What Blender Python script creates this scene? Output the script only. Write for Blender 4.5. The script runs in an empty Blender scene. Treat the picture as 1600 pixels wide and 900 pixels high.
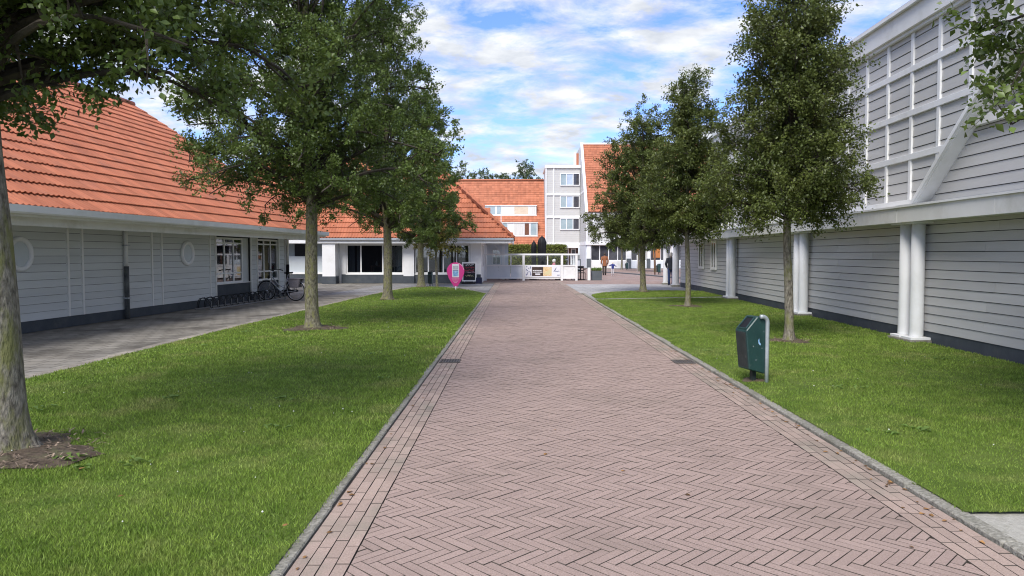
import bpy, bmesh, math, random
import numpy as np
from mathutils import Vector, Matrix

random.seed(7)
rng = np.random.default_rng(7)
scene = bpy.context.scene
COL = scene.collection
R = math.radians

# ------------------------------------------------------------------ camera
cam_d = bpy.data.cameras.new('camera')
cam_d.sensor_width = 36.0
cam_d.lens = 36.0 * 1155.0 / 1600.0
cam_d.clip_start = 0.05
cam_d.clip_end = 3000.0
cam = bpy.data.objects.new('camera', cam_d)
COL.objects.link(cam)
cam.location = (0.0, 0.0, 1.6)
cam.rotation_euler = (R(90 - 2.627), 0.0, R(0.2976))
scene.camera = cam

# ------------------------------------------------------------------ world, sun, exposure
SUN_EL, SUN_AZ = 47.0, 22.0          # the sun stands behind the viewer, slightly to the left
world = bpy.data.worlds.new('World')
scene.world = world
world.use_nodes = True
wt = world.node_tree
wt.nodes.clear()
def wn(t, **k):
    n = wt.nodes.new(t)
    for a, b in k.items():
        setattr(n, a, b)
    return n
w_out = wn('ShaderNodeOutputWorld')
w_bg = wn('ShaderNodeBackground')
w_bg.inputs['Strength'].default_value = 0.15
w_sky = wn('ShaderNodeTexSky', sky_type='NISHITA', sun_disc=False)
w_sky.sun_elevation = R(SUN_EL)
w_sky.sun_rotation = R(180 + SUN_AZ)
w_sky.air_density = 1.0
w_sky.dust_density = 0.3
w_sky.ozone_density = 2.0
w_tc = wn('ShaderNodeTexCoord')
w_sep = wn('ShaderNodeSeparateXYZ')
wt.links.new(w_tc.outputs['Generated'], w_sep.inputs[0])
w_add = wn('ShaderNodeMath', operation='MAXIMUM'); w_add.inputs[1].default_value = 0.0
wt.links.new(w_sep.outputs['Z'], w_add.inputs[0])
w_ad2 = wn('ShaderNodeMath', operation='ADD'); w_ad2.inputs[1].default_value = 0.26
wt.links.new(w_add.outputs[0], w_ad2.inputs[0])
w_dx = wn('ShaderNodeMath', operation='DIVIDE'); w_dy = wn('ShaderNodeMath', operation='DIVIDE')
wt.links.new(w_sep.outputs['X'], w_dx.inputs[0]); wt.links.new(w_ad2.outputs[0], w_dx.inputs[1])
wt.links.new(w_sep.outputs['Y'], w_dy.inputs[0]); wt.links.new(w_ad2.outputs[0], w_dy.inputs[1])
w_cmb = wn('ShaderNodeCombineXYZ')
wt.links.new(w_dx.outputs[0], w_cmb.inputs[0]); wt.links.new(w_dy.outputs[0], w_cmb.inputs[1])
w_map = wn('ShaderNodeMapping')
w_map.inputs['Location'].default_value = (0.6, 0.45, 0.0)
w_map.inputs['Rotation'].default_value = (0, 0, R(-24))
w_map.inputs['Scale'].default_value = (0.75, 1.05, 1.0)
wt.links.new(w_cmb.outputs[0], w_map.inputs[0])
w_n1 = wn('ShaderNodeTexNoise'); w_n1.inputs['Scale'].default_value = 5.6
w_n1.inputs['Detail'].default_value = 12.0; w_n1.inputs['Roughness'].default_value = 0.62
w_n1.inputs['Distortion'].default_value = 0.25
wt.links.new(w_map.outputs[0], w_n1.inputs['Vector'])
w_r1 = wn('ShaderNodeValToRGB')
w_r1.color_ramp.elements[0].position = 0.385; w_r1.color_ramp.elements[0].color = (0, 0, 0, 1)
w_r1.color_ramp.elements[1].position = 0.585; w_r1.color_ramp.elements[1].color = (1, 1, 1, 1)
wt.links.new(w_n1.outputs['Fac'], w_r1.inputs[0])
w_n2 = wn('ShaderNodeTexNoise'); w_n2.inputs['Scale'].default_value = 8.0
w_n2.inputs['Detail'].default_value = 7.0; w_n2.inputs['Roughness'].default_value = 0.55
wt.links.new(w_map.outputs[0], w_n2.inputs['Vector'])
w_r2 = wn('ShaderNodeValToRGB')          # shaded belly to bright top of the cloud
w_r2.color_ramp.elements[0].position = 0.38; w_r2.color_ramp.elements[0].color = (2.25, 2.42, 2.72, 1)
w_r2.color_ramp.elements[1].position = 0.62; w_r2.color_ramp.elements[1].color = (3.45, 3.53, 3.66, 1)
wt.links.new(w_n2.outputs['Fac'], w_r2.inputs[0])
w_mx = wn('ShaderNodeMix', data_type='RGBA')
wt.links.new(w_r1.outputs['Color'], w_mx.inputs[0])
w_tint = wn('ShaderNodeMix', data_type='RGBA', blend_type='MULTIPLY')
w_tint.inputs[0].default_value = 1.0
w_tint.inputs[7].default_value = (.46, .55, .88, 1)
wt.links.new(w_sky.outputs['Color'], w_tint.inputs[6])
wt.links.new(w_tint.outputs[2], w_mx.inputs[6])
wt.links.new(w_r2.outputs['Color'], w_mx.inputs[7])
wt.links.new(w_mx.outputs[2], w_bg.inputs['Color'])
wt.links.new(w_bg.outputs[0], w_out.inputs[0])

sun_d = bpy.data.lights.new('sun', 'SUN')
sun_d.energy = 2.0
sun_d.angle = R(28.0)
sun_d.color = (1.0, 0.955, 0.88)
sun = bpy.data.objects.new('sun', sun_d)
COL.objects.link(sun)
sun.rotation_euler = (R(90 - SUN_EL), 0, R(-SUN_AZ))
sun.location = (-5, -20, 30)

scene.view_settings.view_transform = 'Standard'
scene.view_settings.look = 'None'
scene.view_settings.exposure = 1.0
scene.view_settings.gamma = 1.0
scene.view_settings.use_curve_mapping = False
scene.render.engine = 'CYCLES'
scene.cycles.filter_width = 1.1
scene.cycles.use_denoising = True
scene.cycles.denoiser = 'OPENIMAGEDENOISE'
scene.cycles.denoising_input_passes = 'RGB_ALBEDO_NORMAL'
scene.cycles.denoising_prefilter = 'ACCURATE'
scene.cycles.max_bounces = 5
scene.cycles.diffuse_bounces = 3
scene.cycles.glossy_bounces = 3
scene.cycles.transparent_max_bounces = 12

# ------------------------------------------------------------------ materials
def mat(name, c1, c2=None, scale=3.0, rough=0.7, bump=0.0, bscale=40.0, spec=0.3, rnd=0.0,
        metal=0.0, trans=0.0, stretch=(1, 1, 1), c3=None, c3scale=0.5, c3pos=(0.5, 0.7), coord='pos'):
    """procedural material: noise between c1 and c2, optional wear c3, per-piece variation from 'rnd'"""
    m = bpy.data.materials.new(name); m.use_nodes = True
    t = m.node_tree; n = t.nodes; L = t.links
    b = n['Principled BSDF']
    b.inputs['Roughness'].default_value = rough
    b.inputs['Metallic'].default_value = metal
    b.inputs['Specular IOR Level'].default_value = spec
    if coord == 'pos':
        g = n.new('ShaderNodeNewGeometry'); src = g.outputs['Position']
    else:
        g = n.new('ShaderNodeTexCoord'); src = g.outputs['Object']
    mp = n.new('ShaderNodeMapping'); mp.inputs['Scale'].default_value = stretch
    L.new(src, mp.inputs[0]); src = mp.outputs[0]
    col = None
    if c2 is None: c2 = c1
    nz = n.new('ShaderNodeTexNoise'); nz.inputs['Scale'].default_value = scale
    nz.inputs['Detail'].default_value = 5.0; nz.inputs['Roughness'].default_value = 0.6
    L.new(src, nz.inputs['Vector'])
    rp = n.new('ShaderNodeValToRGB')
    rp.color_ramp.elements[0].position = 0.33; rp.color_ramp.elements[0].color = (*c1, 1)
    rp.color_ramp.elements[1].position = 0.67; rp.color_ramp.elements[1].color = (*c2, 1)
    L.new(nz.outputs['Fac'], rp.inputs[0]); col = rp.outputs['Color']
    if c3 is not None:
        n3 = n.new('ShaderNodeTexNoise'); n3.inputs['Scale'].default_value = c3scale
        n3.inputs['Detail'].default_value = 6.0; n3.inputs['Roughness'].default_value = 0.65
        L.new(src, n3.inputs['Vector'])
        r3 = n.new('ShaderNodeValToRGB')
        r3.color_ramp.elements[0].position = c3pos[0]; r3.color_ramp.elements[0].color = (0, 0, 0, 1)
        r3.color_ramp.elements[1].position = c3pos[1]; r3.color_ramp.elements[1].color = (1, 1, 1, 1)
        L.new(n3.outputs['Fac'], r3.inputs[0])
        mx = n.new('ShaderNodeMix'); mx.data_type = 'RGBA'
        L.new(r3.outputs['Color'], mx.inputs[0]); L.new(col, mx.inputs[6])
        mx.inputs[7].default_value = (*c3, 1); col = mx.outputs[2]
    if rnd > 0:
        at = n.new('ShaderNodeAttribute'); at.attribute_name = 'rnd'
        mr = n.new('ShaderNodeMapRange')
        mr.inputs['To Min'].default_value = 1 - rnd; mr.inputs['To Max'].default_value = 1 + rnd
        L.new(at.outputs['Fac'], mr.inputs['Value'])
        vm = n.new('ShaderNodeVectorMath'); vm.operation = 'SCALE'
        L.new(col, vm.inputs[0]); L.new(mr.outputs[0], vm.inputs['Scale']); col = vm.outputs[0]
    L.new(col, b.inputs['Base Color'])
    if bump > 0:
        nb = n.new('ShaderNodeTexNoise'); nb.inputs['Scale'].default_value = bscale
        nb.inputs['Detail'].default_value = 4.0
        L.new(src, nb.inputs['Vector'])
        bp = n.new('ShaderNodeBump'); bp.inputs['Strength'].default_value = min(1, bump)
        bp.inputs['Distance'].default_value = 0.02
        L.new(nb.outputs['Fac'], bp.inputs['Height']); L.new(bp.outputs[0], b.inputs['Normal'])
    if trans > 0:
        tr = n.new('ShaderNodeBsdfTranslucent'); L.new(col, tr.inputs['Color'])
        ms = n.new('ShaderNodeMixShader'); ms.inputs[0].default_value = trans
        L.new(b.outputs[0], ms.inputs[1]); L.new(tr.outputs[0], ms.inputs[2])
        L.new(ms.outputs[0], n['Material Output'].inputs[0])
    return m

def brickmat(name, c1, c2, mortar, bw, bh, msize=0.02, rough=0.8, offset=0.5, c3=None, c3scale=0.4, c3pos=(.5, .7), rot=0.0, vertical=False, bumpd=0.006, var=.21):
    m = bpy.data.materials.new(name); m.use_nodes = True
    t = m.node_tree; n = t.nodes; L = t.links
    b = n['Principled BSDF']; b.inputs['Roughness'].default_value = rough; b.inputs['Specular IOR Level'].default_value = 0.25
    g = n.new('ShaderNodeNewGeometry'); mp = n.new('ShaderNodeMapping')
    mp.inputs['Rotation'].default_value = (R(90) if vertical else 0, 0, rot)
    L.new(g.outputs['Position'], mp.inputs[0])
    br = n.new('ShaderNodeTexBrick'); br.offset = offset
    br.inputs['Color1'].default_value = (*c1, 1); br.inputs['Color2'].default_value = (*c2, 1)
    br.inputs['Mortar'].default_value = (*mortar, 1)
    br.inputs['Scale'].default_value = 1.0; br.inputs['Mortar Size'].default_value = msize
    br.inputs['Brick Width'].default_value = bw; br.inputs['Row Height'].default_value = bh
    br.inputs['Mortar Smooth'].default_value = 0.3
    L.new(mp.outputs[0], br.inputs['Vector'])
    nz = n.new('ShaderNodeTexNoise'); nz.inputs['Scale'].default_value = 1.7; nz.inputs['Detail'].default_value = 6
    L.new(g.outputs['Position'], nz.inputs['Vector'])
    mr = n.new('ShaderNodeMapRange'); mr.inputs['From Min'].default_value = .3; mr.inputs['From Max'].default_value = .7
    mr.inputs['To Min'].default_value = 1 - var; mr.inputs['To Max'].default_value = 1 + var
    L.new(nz.outputs['Fac'], mr.inputs['Value'])
    vm = n.new('ShaderNodeVectorMath'); vm.operation = 'SCALE'
    L.new(br.outputs['Color'], vm.inputs[0]); L.new(mr.outputs[0], vm.inputs['Scale'])
    col = vm.outputs[0]
    if c3 is not None:
        n3 = n.new('ShaderNodeTexNoise'); n3.inputs['Scale'].default_value = c3scale; n3.inputs['Detail'].default_value = 7
        n3.inputs['Roughness'].default_value = .65
        L.new(g.outputs['Position'], n3.inputs['Vector'])
        r3 = n.new('ShaderNodeValToRGB')
        r3.color_ramp.elements[0].position = c3pos[0]; r3.color_ramp.elements[0].color = (0, 0, 0, 1)
        r3.color_ramp.elements[1].position = c3pos[1]; r3.color_ramp.elements[1].color = (1, 1, 1, 1)
        L.new(n3.outputs['Fac'], r3.inputs[0])
        mx = n.new('ShaderNodeMix'); mx.data_type = 'RGBA'
        L.new(r3.outputs['Color'], mx.inputs[0]); L.new(col, mx.inputs[6]); mx.inputs[7].default_value = (*c3, 1)
        col = mx.outputs[2]
    L.new(col, b.inputs['Base Color'])
    bp = n.new('ShaderNodeBump'); bp.inputs['Distance'].default_value = bumpd; bp.inputs['Strength'].default_value = 0.8
    bp.invert = True
    L.new(br.outputs['Fac'], bp.inputs['Height']); L.new(bp.outputs[0], b.inputs['Normal'])
    return m

def glassmat(name, tint=(0.6, 0.66, 0.7), refl=0.07):
    m = bpy.data.materials.new(name); m.use_nodes = True
    t = m.node_tree; n = t.nodes; L = t.links
    n.remove(n['Principled BSDF'])
    tr = n.new('ShaderNodeBsdfTransparent'); tr.inputs[0].default_value = (*tint, 1)
    gl = n.new('ShaderNodeBsdfGlossy'); gl.inputs['Roughness'].default_value = 0.02
    gl.inputs['Color'].default_value = (.95, .97, 1, 1)
    lw = n.new('ShaderNodeFresnel'); lw.inputs[0].default_value = 1.5
    ad = n.new('ShaderNodeMath'); ad.operation = 'ADD'; ad.inputs[1].default_value = refl; ad.use_clamp = True
    L.new(lw.outputs[0], ad.inputs[0])
    ms = n.new('ShaderNodeMixShader')
    L.new(ad.outputs[0], ms.inputs[0]); L.new(tr.outputs[0], ms.inputs[1]); L.new(gl.outputs[0], ms.inputs[2])
    L.new(ms.outputs[0], n['Material Output'].inputs[0])
    return m

M = {}
M['brick'] = mat('paving_brick', (.345, .250, .212), (.475, .358, .305), scale=120, rough=.85, bump=.5, bscale=190, rnd=.065, spec=.2,
                 c3=(.28, .215, .178), c3scale=.7, c3pos=(.50, .80))
M['brick_edge'] = mat('border_brick', (.34, .25, .208), (.465, .358, .295), scale=110, rough=.85, bump=.35, bscale=160, rnd=.12, spec=.2,
                      c3=(.27, .24, .19), c3scale=.9, c3pos=(.48, .66))
M['joint'] = mat('joint_sand', (.085, .068, .056), (.135, .112, .092), scale=4, rough=.95)
M['plaza'] = brickmat('plaza_brick', (.35, .245, .205), (.40, .29, .245), (.22, .155, .13), .21, .075, .012, c3=(.33, .27, .25), c3scale=.25)
M['slab'] = brickmat('slab_paving', (.25, .245, .235), (.32, .31, .30), (.13, .125, .115), .6, .4, .016, c3=(.20, .185, .165), c3scale=.5, c3pos=(.45, .65))
M['slab_light'] = brickmat('slab_paving_light', (.37, .36, .35), (.44, .425, .41), (.25, .24, .23), .6, .6, .016, c3=(.33, .32, .31), c3scale=.4)
M['pave_left'] = brickmat('worn_paving', (.225, .205, .172), (.29, .268, .23), (.12, .108, .09), .3, .3, .014, rot=R(6), c3=(.105, .094, .078), c3scale=.8, c3pos=(.50, .66))
M['kerb'] = mat('kerb_concrete', (.17, .16, .13), (.40, .38, .32), scale=38, rough=.9, bump=.6, bscale=70, rnd=.1,
                c3=(.19, .185, .14), c3scale=2.2, c3pos=(.5, .68))
M['kerb_light'] = mat('slab_concrete', (.38, .36, .31), (.50, .48, .42), scale=30, rough=.9, bump=.6, bscale=90, c3=(.28, .27, .21), c3scale=3, c3pos=(.5, .7))
M['edging'] = mat('edging_stone', (.25, .22, .18), (.36, .32, .27), scale=7, rough=.9, bump=.5, bscale=70, rnd=.16)
M['earth'] = mat('earth', (.07, .05, .035), (.13, .10, .07), scale=9, rough=.97, bump=.9, bscale=30, c3=(.10, .11, .05), c3scale=3)
M['chips'] = mat('wood_chips', (.14, .10, .07), (.30, .23, .17), scale=30, rough=.9, rnd=.5)
M['lawn'] = mat('lawn_turf', (.085, .135, .025), (.15, .205, .045), scale=2.2, rough=.95, bump=.8, bscale=90, spec=.1,
                c3=(.13, .16, .05), c3scale=.8, c3pos=(.55, .75))
M['grass'] = mat('grass_blades', (.160, .255, .036), (.285, .385, .070), scale=3.2, rough=.55, rnd=.52, trans=.35, spec=.3,
                 c3=(.36, .35, .13), c3scale=1.1, c3pos=(.52, .74))
M['clover'] = mat('clover', (.75, .75, .68), rough=.8)
M['weed'] = mat('weed_leaf', (.15, .25, .05), (.22, .33, .08), rough=.5, rnd=.2, trans=.3)
M['leaf'] = mat('leaf_green', (.085, .135, .026), (.140, .195, .042), scale=1.2, rough=.42, rnd=.45, trans=.34, spec=.5)
M['leaf_olive'] = mat('leaf_olive', (.095, .128, .028), (.155, .185, .045), scale=1.6, rough=.42, rnd=.45, trans=.34, spec=.5,
                      c3=(.17, .095, .04), c3scale=2.2, c3pos=(.62, .78))
M['leaf_yellow'] = mat('leaf_yellow_green', (.27, .27, .06), (.40, .37, .10), rough=.5, rnd=.35, trans=.35)
M['leaf_far'] = mat('leaf_far', (.10, .14, .055), (.15, .19, .09), rough=.6, rnd=.35, trans=.2)
M['hedge'] = mat('hedge_leaf', (.15, .19, .035), (.24, .26, .06), rough=.5, rnd=.45, trans=.3)
M['bark'] = mat('bark', (.075, .065, .050), (.33, .30, .24), scale=34, rough=.92, bump=1.0, bscale=40, stretch=(1, 1, .35),
                c3=(.19, .19, .075), c3scale=6, c3pos=(.48, .62))
M['twig_shaded'] = mat('twig_bark_shaded', (.032, .027, .021), (.075, .064, .048), scale=12, rough=.9, bump=.5, bscale=40)  # bark darkened in colour to stand for shade inside the crowns
M['bark_moss'] = mat('bark_moss', (.07, .062, .045), (.27, .25, .17), scale=30, rough=.92, bump=1.0, bscale=30, stretch=(1, 1, .5),
                     c3=(.20, .195, .085), c3scale=13, c3pos=(.49, .60))
M['tile'] = mat('clay_tile', (.435, .142, .072), (.505, .180, .094), scale=2.2, rough=.65, bump=.25, bscale=60, rnd=.14, spec=.3,
                c3=(.34, .135, .085), c3scale=1.3, c3pos=(.54, .74), coord='pos')
M['tile_bed'] = mat('tile_underlay', (.20, .06, .035), rough=.9)
M['tile_far'] = mat('clay_tile_far', (.43, .155, .083), (.50, .188, .103), scale=.7, rough=.65, rnd=.16)
M['white'] = mat('white_paint', (.80, .80, .79), (.85, .85, .84), scale=2, rough=.5, spec=.4, c3=(.72, .72, .69), c3scale=1.3, c3pos=(.5, .75))
M['cream'] = mat('cream_paint', (.75, .745, .71), (.81, .805, .775), scale=2, rough=.5, spec=.4, c3=(.60, .59, .53), c3scale=1.2, c3pos=(.52, .75))
M['board_r'] = mat('grey_board_right', (.52, .513, .495), (.58, .573, .555), scale=1.5, rough=.6, rnd=.05, bump=.15, bscale=50, stretch=(1, .3, 3), spec=.3)
M['board_l'] = mat('grey_board_left', (.58, .60, .59), (.64, .66, .65), scale=1.5, rough=.6, rnd=.05, bump=.15, bscale=50, stretch=(1, .3, 3), spec=.3)
M['board_hotel'] = brickmat('hotel_cladding', (.56, .553, .53), (.58, .573, .55), (.44, .435, .42), 40., .22, .012, vertical=True, rough=.6, var=.03)
M['gap'] = mat('shadow_gap', (.06, .06, .063), rough=.9)
M['plinth'] = mat('dark_plinth', (.055, .066, .078), (.08, .092, .105), scale=3, rough=.7, bump=.2, bscale=30, c3=(.11, .115, .11), c3scale=2, c3pos=(.58, .8))
M['slate'] = mat('slate_panel', (.24, .285, .31), (.28, .325, .35), scale=1, rough=.5)
M['frost'] = mat('pale_panel', (.55, .60, .62), (.6, .64, .66), scale=1, rough=.4)
M['paleboard'] = mat('pale_blue_board', (.66, .70, .73), (.74, .77, .79), scale=2, rough=.5)
M['glass'] = glassmat('window_glass')
M['glass_fence'] = glassmat('fence_glass', (.93, .95, .95), .0)
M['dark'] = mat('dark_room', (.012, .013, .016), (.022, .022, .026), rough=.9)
M['curtain'] = mat('curtain', (.22, .22, .23), (.30, .30, .31), scale=12, rough=.9, stretch=(1, 1, .1))
M['curtain_w'] = mat('net_curtain', (.62, .62, .58), (.74, .73, .69), scale=6, rough=.9, stretch=(1, 1, .1))
M['navy'] = mat('navy_curtain', (.02, .022, .05), (.03, .034, .07), rough=.9)
M['blind'] = mat('peach_blind', (.62, .50, .38), (.7, .6, .46), rough=.8)
M['brownwood'] = mat('brown_wood', (.13, .055, .035), (.2, .09, .05), scale=8, rough=.6)
M['zinc'] = mat('zinc', (.42, .45, .48), (.5, .53, .56), rough=.4, metal=.4)
M['galv'] = mat('galvanised_steel', (.40, .44, .45), (.50, .54, .55), scale=14, rough=.42, metal=.35, c3=(.42, .44, .43), c3scale=20, c3pos=(.55, .7))
M['bin'] = mat('bin_green', (.014, .046, .043), (.020, .060, .055), scale=8, rough=.42, spec=.5, c3=(.05, .085, .078), c3scale=14, c3pos=(.6, .72), bump=.1)
M['bin_dark'] = mat('bin_front', (.022, .030, .030), (.035, .045, .043), scale=10, rough=.5, c3=(.08, .09, .085), c3scale=16, c3pos=(.62, .74), bump=.1)
M['black'] = mat('black', (.007, .007, .008), (.012, .012, .014), rough=.55)
M['rubber'] = mat('rubber', (.015, .015, .016), rough=.8)
M['steel'] = mat('steel', (.48, .48, .50), (.56, .56, .58), rough=.32, metal=.8)
M['rack'] = mat('rack_steel', (.035, .038, .042), (.07, .075, .08), scale=10, rough=.5, metal=.4)
M['rackrail'] = mat('rack_rail', (.22, .22, .22), (.30, .30, .29), scale=12, rough=.5, metal=.4)
M['silver'] = mat('silver_paint', (.52, .52, .55), rough=.35, metal=.5)
M['bag'] = mat('bag_cloth', (.20, .18, .20), (.26, .24, .26), scale=20, rough=.9)
M['pink'] = mat('pink_print', (.72, .055, .27), (.74, .06, .285), rough=.4, spec=.4)
M['print_white'] = mat('print_white', (.80, .80, .82), rough=.5)
M['print_grey'] = mat('print_grey', (.38, .40, .44), (.6, .62, .65), scale=40, rough=.5)
M['print_blue'] = mat('print_blue', (.10, .30, .62), (.42, .62, .82), scale=9, rough=.5)
M['print_navy'] = mat('print_navy', (.05, .06, .18), (.30, .33, .5), scale=40, rough=.5)
M['print_rose'] = mat('print_rose', (.86, .50, .62), rough=.5)
M['chalk'] = mat('chalkboard', (.018, .020, .021), (.035, .037, .038), scale=8, rough=.8)
M['chalk_red'] = mat('chalk_red', (.55, .06, .10), rough=.9)
M['chalk_yellow'] = mat('chalk_yellow', (.70, .62, .36), rough=.9)
M['bread'] = mat('print_bread', (.68, .42, .16), (.86, .74, .52), scale=14, rough=.5)
M['brown_print'] = mat('print_brown', (.05, .035, .03), (.09, .06, .05), rough=.5)
M['planter'] = mat('planter_grey', (.09, .105, .115), (.12, .135, .145), rough=.6)
M['skin'] = mat('skin', (.55, .34, .25), (.6, .38, .29), rough=.5)
M['hair_dark'] = mat('hair_dark', (.03, .022, .018), (.06, .045, .035), scale=40, rough=.6)
M['hair_light'] = mat('hair_light', (.62, .56, .48), (.75, .70, .62), scale=40, rough=.6)
M['coat_brown'] = mat('coat_brown', (.26, .10, .045), (.33, .135, .06), scale=9, rough=.9)
M['trouser_dark'] = mat('trouser_dark', (.05, .042, .038), (.075, .063, .055), scale=9, rough=.9)
M['jacket_blue'] = mat('jacket_blue', (.02, .03, .16), (.035, .05, .22), scale=9, rough=.8)
M['trouser_pale'] = mat('trouser_pale', (.50, .47, .47), (.6, .57, .56), scale=9, rough=.9)
M['jacket_navy'] = mat('jacket_navy', (.022, .025, .034), (.04, .045, .058), scale=9, rough=.75)
M['jeans'] = mat('jeans', (.028, .045, .115), (.055, .08, .18), scale=14, rough=.9)
M['pinkshirt'] = mat('pink_shirt', (.58, .20, .24), (.66, .27, .30), scale=9, rough=.9)
M['drain'] = mat('cast_iron', (.11, .098, .085), (.17, .15, .135), scale=12, rough=.7, metal=.3)
M['dryleaf'] = mat('dry_leaf', (.10, .055, .025), (.38, .20, .07), scale=14, rough=.8, rnd=.5)
M['far_ground'] = mat('far_ground', (.16, .16, .13), (.22, .21, .18), scale=.6, rough=.95)
M['orange_board'] = mat('orange_board', (.45, .17, .05), (.5, .2, .07), scale=6, rough=.6)

# ------------------------------------------------------------------ mesh helpers
class W:
    """wall frame: s along the wall, z up, o outward"""
    def __init__(self, axis, base, out):
        self.axis, self.base, self.out = axis, base, out      # axis 'y': s=y, o along x ; axis 'x': s=x, o along y
    def p(self, s, z, o):
        if self.axis == 'y':
            return (self.base + self.out * o, s, z)
        return (s, self.base + self.out * o, z)

class MB:
    def __init__(self):
        self.v = []; self.f = []
    def poly(self, pts):
        i = len(self.v); self.v += [tuple(p) for p in pts]; self.f.append(tuple(range(i, i + len(pts)))); return self
    def hexa(self, c):
        i = len(self.v); self.v += [tuple(p) for p in c]
        for q in ((0, 3, 2, 1), (4, 5, 6, 7), (0, 1, 5, 4), (1, 2, 6, 5), (2, 3, 7, 6), (3, 0, 4, 7)):
            self.f.append(tuple(i + k for k in q))
        return self
    def box(self, x0, x1, y0, y1, z0, z1):
        return self.hexa([(x0, y0, z0), (x1, y0, z0), (x1, y1, z0), (x0, y1, z0), (x0, y0, z1), (x1, y0, z1), (x1, y1, z1), (x0, y1, z1)])
    def wbox(self, w, s0, s1, z0, z1, o0, o1):
        return self.hexa([w.p(s0, z0, o0), w.p(s1, z0, o0), w.p(s1, z0, o1), w.p(s0, z0, o1),
                          w.p(s0, z1, o0), w.p(s1, z1, o0), w.p(s1, z1, o1), w.p(s0, z1, o1)])
    def board(self, w, s0, s1, z0, z1, o=0.0, t0=0.030, t1=0.016):
        return self.hexa([w.p(s0, z0, o), w.p(s1, z0, o), w.p(s1, z0, o + t0), w.p(s0, z0, o + t0),
                          w.p(s0, z1, o), w.p(s1, z1, o), w.p(s1, z1, o + t1), w.p(s0, z1, o + t1)])
    def bar(self, a, b, wdt, hgt=None, up=(0, 0, 1)):
        a, b = Vector(a), Vector(b); d = (b - a).normalized(); up = Vector(up)
        if abs(d.dot(up)) > .98: up = Vector((1, 0, 0))
        sx = d.cross(up).normalized(); sz = sx.cross(d).normalized()
        hgt = hgt or wdt
        c = []
        for p in (a, b):
            for q, r in ((-1, -1), (1, -1), (1, 1), (-1, 1)):
                c.append(p + sx * q * wdt / 2 + sz * r * hgt / 2)
        return self.hexa(c)
    def tube(self, pts, rad, n=8, caps=True, closed=False):
        pts = [Vector(p) for p in pts]
        if not isinstance(rad, (list, tuple)): rad = [rad] * len(pts)
        m = len(pts); base = len(self.v)
        d0 = (pts[1] - pts[0]).normalized()
        ref = Vector((0, 0, 1)) if abs(d0.z) < .9 else Vector((1, 0, 0))
        u = d0.cross(ref).normalized()
        for k, p in enumerate(pts):
            if closed: d = (pts[(k + 1) % m] - pts[k - 1]).normalized()
            elif k == 0: d = d0
            elif k == m - 1: d = (pts[k] - pts[k - 1]).normalized()
            else: d = (pts[k + 1] - pts[k - 1]).normalized()
            u = (u - d * u.dot(d)).normalized(); w = d.cross(u)
            for j in range(n):
                a = 2 * math.pi * j / n
                self.v.append(tuple(p + (u * math.cos(a) + w * math.sin(a)) * rad[k]))
        for k in range(m if closed else m - 1):
            k2 = (k + 1) % m
            for j in range(n):
                j2 = (j + 1) % n
                self.f.append((base + k * n + j, base + k * n + j2, base + k2 * n + j2, base + k2 * n + j))
        if caps and not closed:
            self.f.append(tuple(base + j for j in reversed(range(n))))
            self.f.append(tuple(base + (m - 1) * n + j for j in range(n)))
        return self
    def lathe(self, prof, c=(0, 0, 0), n=16):
        base = len(self.v)
        for r, z in prof:
            for j in range(n):
                a = 2 * math.pi * j / n
                self.v.append((c[0] + r * math.cos(a), c[1] + r * math.sin(a), c[2] + z))
        for k in range(len(prof) - 1):
            for j in range(n):
                j2 = (j + 1) % n
                self.f.append((base + k * n + j, base + k * n + j2, base + (k + 1) * n + j2, base + (k + 1) * n + j))
        self.f.append(tuple(base + j for j in reversed(range(n))))
        self.f.append(tuple(base + (len(prof) - 1) * n + j for j in range(n)))
        return self
    def prism(self, pts2, fn, d0, d1):
        """extrude a 2D outline; fn(a,b,d) -> 3D"""
        i = len(self.v); n = len(pts2)
        for d in (d0, d1):
            self.v += [tuple(fn(a, b, d)) for a, b in pts2]
        self.f.append(tuple(i + k for k in reversed(range(n)))); self.f.append(tuple(i + n + k for k in range(n)))
        for k in range(n):
            k2 = (k + 1) % n
            self.f.append((i + k, i + k2, i + n + k2, i + n + k))
        return self
    def mesh(self, name, m, smooth=False, bevel=0.0, rndv=None):
        me = bpy.data.meshes.new(name)
        bm = bmesh.new()
        vs = [bm.verts.new(p) for p in self.v]
        for f in self.f:
            try: bm.faces.new([vs[i] for i in f])
            except ValueError: pass
        bmesh.ops.recalc_face_normals(bm, faces=bm.faces)
        if bevel > 0:
            bmesh.ops.bevel(bm, geom=list(bm.edges), offset=bevel, segments=1, affect='EDGES')
        bm.to_mesh(me); bm.free()
        if m: me.materials.append(m)
        if smooth:
            for p in me.polygons: p.use_smooth = True
        a = me.attributes.new('rnd', 'FLOAT', 'FACE')
        a.data.foreach_set('value', np.full(len(me.polygons), random.random() if rndv is None else rndv, dtype=np.float32))
        return me
    def build(self, name, m, parent=None, loc=(0, 0, 0), rot=(0, 0, 0), smooth=False, bevel=0.0, rndv=None):
        return ob(name, self.mesh(name, m, smooth, bevel, rndv), parent, loc, rot)

def ob(name, me, parent=None, loc=(0, 0, 0), rot=(0, 0, 0)):
    o = bpy.data.objects.new(name, me); COL.objects.link(o)
    o.location = loc; o.rotation_euler = rot
    if parent is not None: o.parent = parent
    return o
def tag(o, label, cat, group=None):
    o['label'] = label; o['category'] = cat
    if group: o['group'] = group
    return o
def thing(name, label, cat, loc=(0, 0, 0), rz=0.0, group=None):
    return tag(ob(name, None, None, loc, (0, 0, rz)), label, cat, group)
def struct(o):
    o['kind'] = 'structure'; return o
def stuff(o):
    o['kind'] = 'stuff'; return o

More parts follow.
